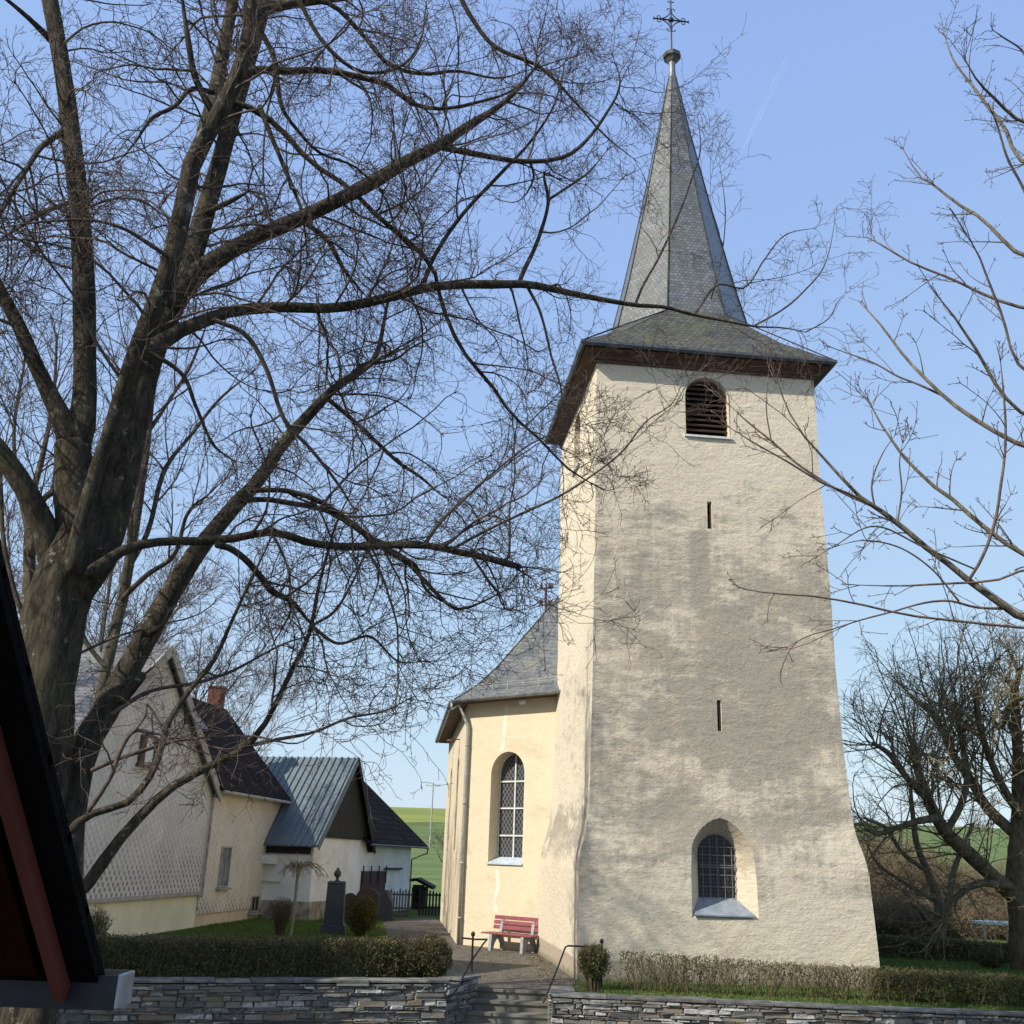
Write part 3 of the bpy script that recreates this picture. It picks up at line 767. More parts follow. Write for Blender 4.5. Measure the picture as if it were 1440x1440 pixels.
# floodlight under the eave, lamp on the long wall
lp = onl(740, 986, C1, TA - 45)
lt = thing('eave_lamp', lp, 'small white lamp under the nave gutter near the tower', 'lamp')
k_ = MB(); k_.tube([lp, lp - dn * .12 - Z * .03], 0.03, 8); k_.build('bracket', MT['white'], lt)
k_ = MB(); k_.cbox(lp - dn * .19 - Z * .06, .17, .13, .11, TA - 45); k_.build('lamp_housing', MT['white'], lt, bevel=.015)
lp = onl(647, 1040, C1, TA + 90)
lt = thing('wall_lamp', lp, 'small dark lamp sticking out high on the long nave wall left of the downpipe', 'lamp')
k_ = MB(); k_.tube([lp, lp - siden * .25], 0.02, 8); k_.build('bracket', MT['rust'], lt)
k_ = MB(); k_.lathe(lp - siden * .32 - Z * .08, [(.03, .09), (.13, .05), (.15, 0), (.09, -.03), (.02, -.05)], 10); k_.build('lamp_shade', MT['rust'], lt)

# utility mast on the nave roof
mp0 = aty(766, 912, 33.6); mt_ = aty(766, 821, 33.6)
um = thing('roof_mast', mp0, 'rusty service mast with insulators rising from the slate nave roof', 'utility mast')
k_ = MB(); k_.tube([mp0 - Z * .6, [mp0[0], mp0[1], mt_[2]]], [.05, .035], 8); k_.lathe(mp0 - Z * .12, [(.16, -.12), (.13, .05), (.06, .16)], 10); k_.build('pole', MT['rust'], um)
for zz in (mt_[2] - .15, mt_[2] - .75):
    k_ = MB(); c0 = np.array([mp0[0], mp0[1], zz]); k_.tube([c0 - tu * .17, c0 + tu * .20], 0.02, 5); k_.build('crossarm', MT['rust'], um)
    for e in (-.16, .12, .2):
        k_ = MB(); k_.lathe(c0 + tu * e + Z * .0, [(.02, 0), (.045, .03), (.05, .08), (.03, .13), (.035, .17), (.01, .2)], 8); k_.build('insulator', MT['rust'], um)
k_ = MB(); k_.tube([[mp0[0], mp0[1], mp0[2] + .05], mp0 + tu * .8 + Z * .9 + tv * .6], 0.014, 5); k_.build('stay', MT['rust'], um)
wr_ = MB()
for zz, e in ((mt_[2] - .0, -.16), (mt_[2] - .12, -.16), (mt_[2] - .6, -.16), (mt_[2] - .72, -.16)):
    a = np.array([mp0[0], mp0[1], zz]); b = aty(380, 960 + (mt_[2] - zz) * 30, 46)
    wr_.tube([a + (b - a) * q - Z * (.9 * 4 * q * (1 - q)) for q in np.linspace(0, 1, 14)], 0.008, 4)
a = np.array([mp0[0], mp0[1], mt_[2] - .1]) + tu * .2; wr_.tube([a, a + tu * 2.2 - Z * .35 + tv * -.9], 0.012, 4)
tag(wr_.build('overhead_wires', MT['iron']), 'thin overhead wires running from the rusty roof mast to the left', 'wires')

# ------------------------------------------------------------------ left house
HP = np.array([-9.69, 35.09, 0.0])
MT['shingle'] = slate('house_shingles', (0.70, 0.67, 0.61), (0.63, 0.60, 0.54), 0.20, 0.20, math.radians(45), 0.85, 0.45, (0.58, 0.55, 0.49), 0.15, gap=0.008, dirt=(1.3, 2.9))
MT['shingle2'] = slate('wing_shingles', (0.78, 0.71, 0.60), (0.72, 0.65, 0.54), 0.20, 0.20, math.radians(45), 0.85, 0.4, (0.68, 0.61, 0.50), 0.15, gap=0.008, dirt=(.3, 1.0))
MT['roof_dark'] = slate('dark_roof_tiles', (0.045, 0.03, 0.025), (0.022, 0.016, 0.014), 0.3, 0.25, 0, 0.9, 0.8, None, 0.08, .025)
MT['roof_grey'] = slate('grey_roof_slates', (0.24, 0.23, 0.21), (0.14, 0.135, 0.125), 0.2, 0.25, 0, 0.45, 0.7, None, 0.5)
MT['plinth'] = M('cream_render', (0.80, 0.76, 0.56), (0.70, 0.66, 0.48), 0.95, 1.2, bs=0.2)
MT['trim'] = M('grey_trim', (0.42, 0.39, 0.34), (0.30, 0.28, 0.24), 0.7, 4)
MT['shutter'] = M('brown_shutter', (0.13, 0.062, 0.04), (0.09, 0.045, 0.03), 0.6, 6)
MT['pane'] = M('window_pane', (0.20, 0.22, 0.22), (0.10, 0.11, 0.12), 0.15, 2, spec=0.6)
MT['brick'] = slate('chimney_brick', (0.20, 0.085, 0.055), (0.15, 0.06, 0.042), 0.075, 0.25, 0, 0.9, 0.3, None, 0.1)
GA = 84.0
gn = azv(GA); gout = azv(GA - 90)        # along the gable wall, outward (right)
def hg(s, o, z): return HP + gn * s + gout * o + Z * z
def sg_(q): p = onl(*q, HP, GA); return float((p - HP) @ gn), float(p[2])
s_ap, z_ap = sg_((230, 912)); s_l = s_ap - (0 - s_ap) ; z_e = 4.28
house = thing('village_house', hg(s_ap, -4, 0), 'shingled village house with a steep gable, brown shutters and a rear wing', 'house')
WDL = 10.0
mb = MB(); mb.prism([hg(0, 0, -.3), hg(s_l, 0, -.3), hg(s_l, 0, 1.12), hg(0, 0, 1.12)], -gout * WDL)
mb.build('base_wall', MT['plinth'], house)
mb = MB(); mb.prism([hg(0.02, .05, 1.05), hg(s_l - .02, .05, 1.05), hg(s_l - .02, .05, z_e), hg(s_ap, .05, z_ap - .1), hg(0.02, .05, z_e)], -gout * (WDL + .1))
mb.build('shingle_wall', MT['shingle'], house)
mb = MB(); mb.box(hg(s_l, .14, .98), gn * (-s_l + .04), -gout * .12, Z * .10); mb.build('ledge', MT['trim'], house)
for nm, s0, sgn in (('roof', 0, 1), ('roof', s_l, -1)):
    up = hg(s_ap, .28, z_ap); lo = hg(s0 + sgn * .3, .28, z_e - .28)
    nrm = np.cross(up - lo, gout); nrm /= np.linalg.norm(nrm); nrm *= np.sign(nrm[2])
    mb = MB(); mb.prism([lo, up, up + nrm * .12, lo + nrm * .12], -gout * (WDL + .6)); rf = mb.build('roof', MT['roof_grey'], house)
    mb = MB(); mb.prism([lo + gout * .03 - nrm * .16, up + gout * .03 - nrm * .16, up + gout * .03 + nrm * .13, lo + gout * .03 + nrm * .13], -gout * .05); mb.build('bargeboard', MT['trim'], rf)
# shuttered gable window
pw = [onl(*q, HP, GA) for q in ((197, 1036), (215, 1038), (213, 1073), (193, 1071))]
s0, s1 = sg_((201, 1050))[0], sg_((213, 1050))[0]; z0, z1 = sg_((205, 1072))[1], sg_((205, 1037))[1]
mb = MB(); mb.box(hg(s0, .075, z0), gn * (s1 - s0), gout * .01, Z * (z1 - z0)); w_ = mb.build('window', MT['white'], house)
mb = MB()
for s_a in (s0 - .34, s1): mb.box(hg(s_a, .06, z0 - .08), gn * .34, gout * .05, Z * (z1 - z0 + .12))
for i, s_a in enumerate((s0 - .34, s1)):
    k_ = MB(); k_.box(hg(s_a, .06, z0 - .08), gn * .34, gout * .05, Z * (z1 - z0 + .12))
    for j in range(12): k_.box(hg(s_a + .05, .10, z0 + .02 + j * (z1 - z0) / 12), gn * .24, gout * .03, Z * .03)
    k_.build('shutter', MT['shutter'], w_)
mb = MB(); mb.box(hg(s0 - .42, .07, z0 - .16), gn * (s1 - s0 + .84), gout * .08, Z * .07); mb.build('sill', MT['shutter'], w_); mb = MB(); mb.box(hg(s0 - .1, .07, z1), gn * (s1 - s0 + .2), gout * .06, Z * .08); mb.build('lintel', MT['shutter'], w_)
# rear wing
WA = 81.6
wn2 = azv(WA); wo2 = azv(WA - 90)
def hw(s, o, z): return HP + wn2 * s + wo2 * o + Z * z
def sw_(q): p = onl(*q, HP, WA); return float((p - HP) @ wn2), float(p[2])
s_end, _ = sw_((397, 1126)); s_wall = sw_((392, 1180))[0]
pe = hw(s_end, 0, 0); rend = onl(316, 1000, pe, WA + 90); setb = float(-(rend - pe) @ wo2); rz = float(rend[2])
mb = MB(); mb.prism([hw(.03, -.01, -.3), hw(s_wall, -.01, -.3), hw(s_wall, -.01, .42), hw(.03, -.01, .42)], -wo2 * (2 * setb)); mb.build('base_wall', M('wing_plinth', (.70, .58, .42), (.60, .48, .34), .95, 2), house)
mb = MB(); mb.prism([hw(0.03, .03, .38), hw(0.03, .03, 4.3), hw(0.03, -setb, rz - .15), hw(0.03, -2 * setb, 4.3), hw(0.03, -2 * setb, .38)], wn2 * (s_wall - .03)); wing = mb.build('wing_wall', MT['shingle2'], house)
for sg2 in (1, -1):
    lo = hw(-4.5, .32 if sg2 > 0 else -2 * setb - .32, 4.22); up = hw(-4.5, -setb, rz)
    nrm = np.cross(up - lo, wn2); nrm *= np.sign(nrm[2]) / np.linalg.norm(nrm)
    l2 = lo + wn2 * (4.55 if sg2 > 0 else 0); e1, e2 = lo + wn2 * (s_end + 4.5), up + wn2 * (s_end + 4.5)
    mb = MB(); mb.prism([l2, up, e2, e1], nrm * .1); rf = mb.build('roof', MT['roof_dark'], house)
    if sg2 > 0:
        kq = 0.6; s_sk = (s_end * .28); a = lo * (1 - kq) + up * kq + wn2 * (4.5 + s_sk) + nrm * .12
        k_ = MB(); k_.box(a, wn2 * .6, (up - lo) * .16, nrm * .06); k_.build('skylight', MT['zinc'], rf)
        k_ = MB(); k_.tube([lo + wn2 * 4.7 + wo2 * .06 - Z * .02, lo + wn2 * (s_end + 4.5) + wo2 * .06 - Z * .02], .06, 8); k_.build('gutter', MT['trim'], rf)
ch = MB(); c0 = hw(s_end - .75, -setb - .1, 0); ch.cbox(c0 + Z * (rz - .15), .52, .52, 1.9, WA); chim = ch.build('chimney', MT['brick'], house)
ch = MB(); ch.cbox(c0 + Z * (rz + .84), .6, .6, .08, WA); ch.build('chimney_cap', MT['brick'], chim)
dp = MB(); a = HP + wo2 * .12 + wn2 * .06; dp.tube([a + Z * 4.2 + wo2 * .12, a + Z * 4.0, a + Z * .9], .045, 8); dp.build('downpipe', MT['zinc'], house); dp = MB(); dp.tube([hw(s_end, .35, 4.2), hw(s_end - .3, .3, 3.7), hw(s_end - .3, .06, 3.5), hw(s_end - .3, .06, 3.2)], .04, 8); dp.build('downpipe', MT['zinc'], house)
def wing_window(q0, q1, nm, mat):
    a, za = sw_((q0[0], q1[1])); b, zb = sw_(q1); _, zt = sw_(q0)
    k_ = MB(); k_.box(hw(a, .035, zb), wn2 * (b - a), wo2 * .012, Z * (zt - zb)); w_ = k_.build('window', mat, house)
    k_ = MB(); t = .05
    for o_, l_, h_ in ((hw(a - t, .03, zb - t), b - a + 2 * t, t), (hw(a - t, .03, zt), b - a + 2 * t, t)): k_.box(o_, wn2 * l_, wo2 * .06, Z * h_)
    for s_ in (a - t, b, (a + b) / 2 - .02): k_.box(hw(s_, .03, zb), wn2 * (t if s_ != (a + b) / 2 - .02 else .03), wo2 * .05, Z * (zt - zb))
    k_.build('frame', MT['trim'], w_)
    k_ = MB(); k_.box(hw(a - .15, .03, zb - .13), wn2 * (b - a + .3), wo2 * .14, Z * .06); k_.build('sill', MT['trim'], w_)
wing_window((305, 1192), (317, 1245), 'tall', MT['pane'])
wing_window((351, 1262), (360, 1280), 'cellar', MT['dark_wood'])

# ------------------------------------------------------------------ barns
BP = np.array([-5.7, 45.3, 0.0]); BA = 76.0
bu = azv(BA); bo = azv(BA - 90)
def sb(q): p = onl(*q, BP, BA); return float((p - BP) @ bu), float(p[2])
def bb(s, o, z): return BP + bu * s + bo * o + Z * z
MT['barn_white'] = M('barn_render', (0.82, 0.81, 0.78), (0.66, 0.65, 0.62), 0.95, 0.8, bs=0.15)
MT['barn_stone'] = M('barn_stone', (0.46, 0.40, 0.30), (0.18, 0.16, 0.13), 0.95, 2.2, bs=0.5, bd=.03, bscale=6)
MT['metal_roof'] = M('metal_roof', (0.135, 0.17, 0.185), (0.115, 0.145, 0.16), 0.6, 1, spec=0.3)
MT['barn_tile'] = slate('barn_tiles', (0.030, 0.027, 0.026), (0.014, 0.013, 0.013), 0.36, 0.3, 0, 0.95, 1.0, None, 0.05, .03)
MT['boards'] = M('grey_boards', (0.045, 0.041, 0.036), (0.027, 0.025, 0.022), 0.9, 7, (3, 3, .15), 0.4, .01)
s_n, z_n = sb((443, 1177)); s_f, z_f = sb((515, 1182)); s_a, z_a = sb((495, 1067))
z_b = (z_n + z_f) / 2
barn = thing('metal_roof_barn', bb(s_a, -4, 0), 'white barn with grey boarded gable and blue-grey ribbed metal roof', 'barn')
mb = MB(); mb.prism([bb(s_n, 0, -.3), bb(s_f, 0, -.3), bb(s_f, 0, z_b), bb(s_n, 0, z_b)], -bo * 12); mb.build('wall', MT['barn_white'], barn)
mb = MB(); mb.box(bb(s_n - .0, .05, -.3), bu * (s_f - s_n - 1.2), -bo * .04, Z * .95); mb.box(bb(s_n - .05, .06, -.3), bu * .045, -bo * 8, Z * .95); mb.build('stone_base', MT['barn_stone'], barn)
mb = MB(); mb.prism([bb(s_n - .02, .08, z_b), bb(s_f + .02, .08, z_b), bb(s_a, .08, z_a - .08)], -bo * .14); mb.build('gable_boards', MT['boards'], barn)
mb = MB()
for e, s0 in ((-1, s_n), (1, s_f)):
    lo = bb(s0 + e * .35, .3, z_b - .35 * (z_a - z_b) / abs(s_a - s0)); up = bb(s_a, .3, z_a)
    nrm = np.cross(up - lo, bo); nrm *= np.sign(nrm[2]) / np.linalg.norm(nrm)
    k_ = MB(); k_.prism([lo, up, up + nrm * .05, lo + nrm * .05], -bo * 12.5)
    if e < 0:
        dd = up - lo
        for i in range(44): k_.prism([lo + nrm * .05 - bo * (.28 * i + .12), lo + nrm * .05 - bo * (.28 * i + .18), lo + nrm * .11 - bo * (.28 * i + .19), lo + nrm * .11 - bo * (.28 * i + .13)], dd)
        k_.prism([lo + nrm * .05, lo + nrm * .12, lo + nrm * .12 + bo * .02, lo + nrm * .05 + bo * .02][::1], dd)
    rf = k_.build('roof', MT['metal_roof'] if e < 0 else MT['roof_dark'], barn)
    k_ = MB(); k_.prism([lo - nrm * .14, up - nrm * .14, up + nrm * .08, lo + nrm * .08], bo * .03); k_.build('bargeboard', MT['metal_roof'] if e < 0 else MT['dark_wood'], rf)
k_ = MB(); k_.box(bb(s_n - .03, -.1, z_b - .62), -bu * .06, -bo * 8, Z * .55); k_.build('eave_shadow_band', MT['dark_wood'], barn)  # dark band painting in the shadow below the metal eave
k_ = MB(); k_.box(bb(s_n - .03, -1.4, z_b - 1.0), -bu * .35, -bo * 8, Z * .3); k_.box(bb(s_n - .03, -1.2, z_b - 1.62), -bu * .10, -bo * 8, Z * .06); k_.build('lean_to_roof', MT['barn_white'], barn)
aa = bb(s_a, -.9, z_a); k_ = MB(); k_.tube([aa, aa + Z * 1.15], .022, 6); k_.tube([aa + Z * 1.0 - bo * .45, aa + Z * 1.0 + bo * .45], .012, 4)
for i in range(6): k_.tube([aa + Z * 1.0 - bo * (.4 - .16 * i) - bu * .2, aa + Z * 1.0 - bo * (.4 - .16 * i) + bu * .2], .008, 4)
k_.tube([aa + Z * .7 - bo * .2, aa + Z * .7 + bo * .2], .01, 4); k_.build('aerial', MT['galv'], barn)
# second barn behind
s2, _ = sb((592, 1192)); z2 = sb((592, 1192))[1]; s2w = sb((579, 1195))[0]
barn2 = thing('tiled_barn', bb(s2 - 3, -3, 0), 'white barn wing with dark tiled roof and brown sliding door', 'barn')
s1b = s_f + .02
mb = MB(); mb.prism([bb(s1b, -.03, -.3), bb(s2w, -.03, -.3), bb(s2w, -.03, z2 + .1), bb(s1b, -.03, z2 + .1)], -bo * 7); mb.build('wall', MT['barn_white'], barn2)
pe = bb(s2, .3, 0); re_ = onl(503, 1093, pe, BA + 90); sb2 = float(-(re_ - pe) @ bo)
lo = bb(s_f - .6, .3, z2); up = bb(s_f - .6, .3 - sb2, re_[2])
nrm = np.cross(up - lo, bu); nrm *= np.sign(nrm[2]) / np.linalg.norm(nrm)
mb = MB(); mb.prism([lo, up, up + nrm * .1, lo + nrm * .1], bu * (s2 - s_f + .6)); rf = mb.build('roof', MT['barn_tile'], barn2)
lo2 = bb(s_f - .6, .3 - 2 * sb2, z2)
mb = MB(); mb.prism([lo2, up, up + Z * .1, lo2 + Z * .1], bu * (s2 - s_f + .6)); mb.build('roof', MT['barn_tile'], barn2)
mb = MB(); mb.prism([bb(s2w, -.06, z2), bb(s2w, -2 * sb2 + .6, z2), bb(s2w, .3 - sb2, re_[2] - .1)], -bu * .1); mb.build('gable_boards', MT['boards'], barn2)
k_ = MB(); k_.tube([lo + bu * .3 + bo * .06, lo + bu * (s2 - s_f + .6) + bo * .06], .05, 8); e_ = bb(s2, .36, z2); k_.tube([e_, e_ - Z * .25 - bo * .02, bb(s2w + .03, .02, z2 - .55), bb(s2w + .03, .02, 0)], .035, 6); k_.build('gutter', MT['zinc_dark'], rf)
d0, zd0 = sb((508, 1225)); d1, _ = sb((541, 1225))
k_ = MB(); k_.box(bb(d0, .0, 0), bu * (d1 - d0), bo * .07, Z * zd0); door = k_.build('door', M('brown_door', (.085, .042, .035), (.055, .028, .025), .8, 5, (3, 3, .2)), barn2)
for i in range(4): k_ = MB(); k_.box(bb(d0 + (d1 - d0 - .08) * i / 3, .075, zd0 - .5), bu * .08, bo * .03, Z * .72); k_.build('door_hanger', MT['dark_wood'], door)
k_ = MB(); k_.box(bb(d1 - .1, .02, zd0 + .05), bu * 2.2, bo * .08, Z * .08); k_.build('door_rail', MT['boards'], barn2)

# unseen house added left of the frame to shade the hedge and left wall
nb = thing('shade_house', (-16, 18, -.95), 'tall plain house added out of view to shade the hedge and left wall', 'house')
mb = MB(); mb.box((-21, 14.6, -.95), (9.6, 0, 0), (0, 7.6, 0), (0, 0, 8.3)); mb.build('wall', MT['plinth'], nb)
mb = MB()
mb.prism([(-21.4, 14.2, 7.2), (-11.1, 14.2, 7.2), (-11.1, 18.4, 11.2), (-21.4, 18.4, 11.2)], (0, 0, .15)); mb.prism([(-21.4, 22.6, 7.2), (-11.1, 22.6, 7.2), (-11.1, 18.4, 11.2), (-21.4, 18.4, 11.2)], (0, 0, .15)); mb.build('roof', MT['roof_dark'], nb)
mb = MB(); mb.prism([(-11.42, 14.7, 7.2), (-11.42, 22.1, 7.2), (-11.42, 18.4, 10.9)], (.05, 0, 0)); mb.build('gable', MT['plinth'], nb)
for y in (15.6, 18, 20.4):
    for z in (1.0, 4.2):
        mb = MB(); mb.box((-11.41, y, z), (.05, 0, 0), (0, 1.0, 0), (0, 0, 1.3)); w_ = mb.build('window', MT['pane'], nb)
        mb = MB(); mb.box((-11.40, y - .1, z - .1), (.12, 0, 0), (0, 1.2, 0), (0, 0, .08)); mb.build('sill', MT['trim'], w_)

# ------------------------------------------------------------------ distant pole
pb = aty(605.5, 1172, 165); pt = aty(608.5, 1101, 165)
po = thing('power_pole', (pb[0], pb[1], hz(pb[0], pb[1])), 'distant power pole with a crossbar on the field ridge', 'power pole')
k_ = MB(); k_.tube([(pb[0], pb[1], hz(pb[0], pb[1]) - .5), (pb[0], pb[1], pt[2])], [.16, .1], 6); k_.build('pole', MT['trim'], po)
k_ = MB(); k_.box((pb[0] - 1.1, pb[1] - .06, pt[2] - .5), (2.2, 0, 0), (0, .12, 0), (0, 0, .14)); k_.build('crossarm', MT['trim'], po)
for e in (-1, 0, 1):
    k_ = MB(); k_.lathe((pb[0] + e, pb[1], pt[2] - .36), [(.05, 0), (.08, .1), (.04, .25)], 6); k_.build('insulator', MT['trim'], po)

# ------------------------------------------------------------------ shed and fences
sp0 = np.array([-4.3, 50.5, 0])
shd = thing('garden_shed', (-3.6, 51, 0), 'small black lean-to shed at the end of the white barn', 'shed')
a = aty(577, 1237, 52); b = aty(606, 1247, 52)
k_ = MB(); y0 = 52
k_.box((a[0] + .1, y0, -.1), (b[0] - a[0] - .35, 0, 0), (0, 2, 0), (0, 0, b[2] + .05)); k_.build('wall', MT['dark_wood'], shd)
k_ = MB(); k_.prism([(a[0] - .2, y0 - .3, a[2]), (a[0] + .35, y0 - .3, a[2] + .08), (b[0] + .1, y0 - .3, b[2]), (b[0] + .1, y0 - .3, b[2] - .12), (a[0] + .3, y0 - .3, a[2] - .05), (a[0] - .2, y0 - .3, a[2] - .12)], (0, 2.6, 0)); k_.build('roof', MT['black'], shd)
k_ = MB(); k_.box((a[0] + .3, y0 - .02, .3), (b[0] - a[0] - .8, 0, 0), (0, .03, 0), (0, 0, .55)); k_.build('opening', MT['black'], shd)
k_ = MB(); k_.box((a[0] + .15, y0 - .04, .95), (b[0] - a[0] - .45, 0, 0), (0, .03, 0), (0, 0, .12)); k_.build('board', MT['boards'], shd)
def fence(P0, P1, h, gap, mat, label, group=None):
    P0 = np.array(P0, float); P1 = np.array(P1, float); L = np.linalg.norm(P1 - P0); d = (P1 - P0) / L
    f = thing('picket_fence', P0, label, 'fence', group); k_ = MB(); rnd = random.Random(3)
    for i in range(int(L / gap)):
        hh = h * rnd.uniform(.93, 1.05); q = P0 + d * gap * i; w = gap * .55
        k_.prism([q, q + d * w, q + d * w + Z * (hh - .06), q + d * w / 2 + Z * hh, q + Z * (hh - .06)], np.cross(d, Z) * .025)
    k_.build('pickets', mat, f)
    for zz in (.28, .78):
        k_ = MB(); k_.box(P0 - np.cross(d, Z) * .04 + Z * h * zz, d * L, np.cross(d, Z) * .035, Z * .07); k_.build('rail', mat, f)
    for i in range(int(L / 2) + 1):
        k_ = MB(); k_.box(P0 + d * min(L - .1, 2 * i) - np.cross(d, Z) * .13, d * .1, np.cross(d, Z) * .09, Z * (h + .04)); k_.build('post', mat, f)
fence((-5.25, 44.4, 0), (-3.55, 44.9, 0), 1.05, .12, M('pale_picket', (.13, .14, .15), (.06, .065, .07), .8, 6), 'short dark picket fence in front of the white barn')
fence((-3.4, 46.6, 0), (-1.9, 47.0, 0), 1.0, .14, MT['boards'], 'wooden picket fence between the shed and the nave corner')

# ------------------------------------------------------------------ grave stones
def granite(n, c1, c2): return M(n, c1, c2, .55, 14, spec=.4)
MT['gran'] = granite('dark_granite', (.055, .058, .065), (.035, .037, .042))
MT['gran2'] = granite('brown_granite', (.075, .045, .033), (.045, .03, .025))
g0 = onz(468, 1313)
gs = thing('monument', g0, 'tall dark granite grave monument topped by a small urn', 'monument')
def slab(c, w, d, h, top_w, az=5, name='shaft', mat=None, parent=None, z=0):
    u, v = azv(az), azv(az + 90); c = np.array(c, float) + Z * z
    vs = [c + u * w / 2 * a + v * d / 2 * b for a, b in ((-1, -1), (1, -1), (1, 1), (-1, 1))] + [c + Z * h + u * top_w / 2 * a + v * d / 2 * (top_w / w) * b for a, b in ((-1, -1), (1, -1), (1, 1), (-1, 1))]
    k_ = MB(); k_.mesh(vs, [(3, 2, 1, 0), (4, 5, 6, 7), (0, 1, 5, 4), (1, 2, 6, 5), (2, 3, 7, 6), (3, 0, 4, 7)]); return k_.build(name, mat, parent, bevel=.02)
slab(g0, .78, .6, .28, .74, mat=MT['gran'], parent=gs, name='base'); slab(g0, .60, .45, 1.20, .56, mat=MT['gran'], parent=gs, z=.28)
slab(g0, .62, .5, .07, .5, mat=MT['gran'], parent=gs, z=1.48, name='cap')
k_ = MB(); k_.lathe(g0 + Z * 1.54, [(.09, 0), (.05, .05), (.04, .10), (.10, .16), (.12, .24), (.09, .31), (.04, .35), (.05, .38), (.01, .41)], 12); k_.build('urn', MT['gran'], gs, smooth=True)
def headstone(px, py, w, h, mat, label, rnd=True):
    c = onz(px, py); t = thing('headstone', c, label, 'headstone', 'headstones in the churchyard')
    pts = [(-w / 2, 0), (w / 2, 0), (w / 2, h * .7)] + ([(w / 2 * math.cos(q), h * .7 + h * .3 * math.sin(q)) for q in np.linspace(.2, math.pi - .2, 8)] if rnd else [(w * .3, h), (-w * .3, h)]) + [(-w / 2, h * .7)]
    u, v = azv(4), azv(94)
    k_ = MB(); k_.prism([c + u * x + Z * (y + .1) for x, y in pts], v * .16); k_.build('slab', mat, t)
    k_ = MB(); k_.box(c - u * (w / 2 + .08) - v * .06, u * (w + .16), v * .3, Z * .12); k_.build('base', MT['gran'], t)
headstone(490, 1293, .55, .85, MT['gran2'], 'brown headstone just right of the tall dark monument')
headstone(514, 1294, .85, 1.05, MT['gran2'], 'wide round-topped brown headstone behind the round bush')
headstone(541, 1295, .5, 1.0, MT['gran'], 'dark narrow headstone in front of the brown barn door', False)
0 and headstone(566, 1296, .6, .62, MT['gran'], 'low dark headstone by the picket fence')
0 and headstone(592, 1296, .55, .45, MT['gran'], 'lowest dark headstone nearest the nave corner', False)

# ------------------------------------------------------------------ bench
bt = thing('park_bench', C1 + da * 2.4 - dn * .45, 'red slatted park bench with pale legs against the nave wall', 'bench')
MT['red'] = M('red_slats', (.26, .07, .085), (.19, .05, .06), .55, 7, bs=.1)
MT['leg'] = M('bench_leg_grey', (.36, .37, .38), (.24, .25, .26), .7, 8)
def bp(s, o, z): return C1 + da * s - dn * o + Z * z
for i in range(4): k_ = MB(); k_.box(bp(1.52, .30 + i * .115, .43), da * 1.75, -dn * .09, Z * .035); k_.build('seat_slat', MT['red'], bt, bevel=.008)
for i in range(3): k_ = MB(); k_.box(bp(1.58, .25 - i * .022, .545 + i * .125), da * 1.65, (-dn * .03), Z * .1 + dn * .02); k_.build('back_slat', MT['red'], bt, bevel=.008)
for s in (1.82, 2.92):
    k_ = MB()
    k_.prism([bp(s, .76, 0), bp(s, .66, 0), bp(s, .60, .18), bp(s, .50, .30), bp(s, .36, .30), bp(s, .27, .18), bp(s, .24, 0), bp(s, .14, 0), bp(s, .17, .25), bp(s, .24, .41), bp(s, .16, .88), bp(s, .21, .90), bp(s, .31, .43), bp(s, .72, .43), bp(s, .74, .28)], da * .09)
    k_.build('leg', MT['leg'], bt)

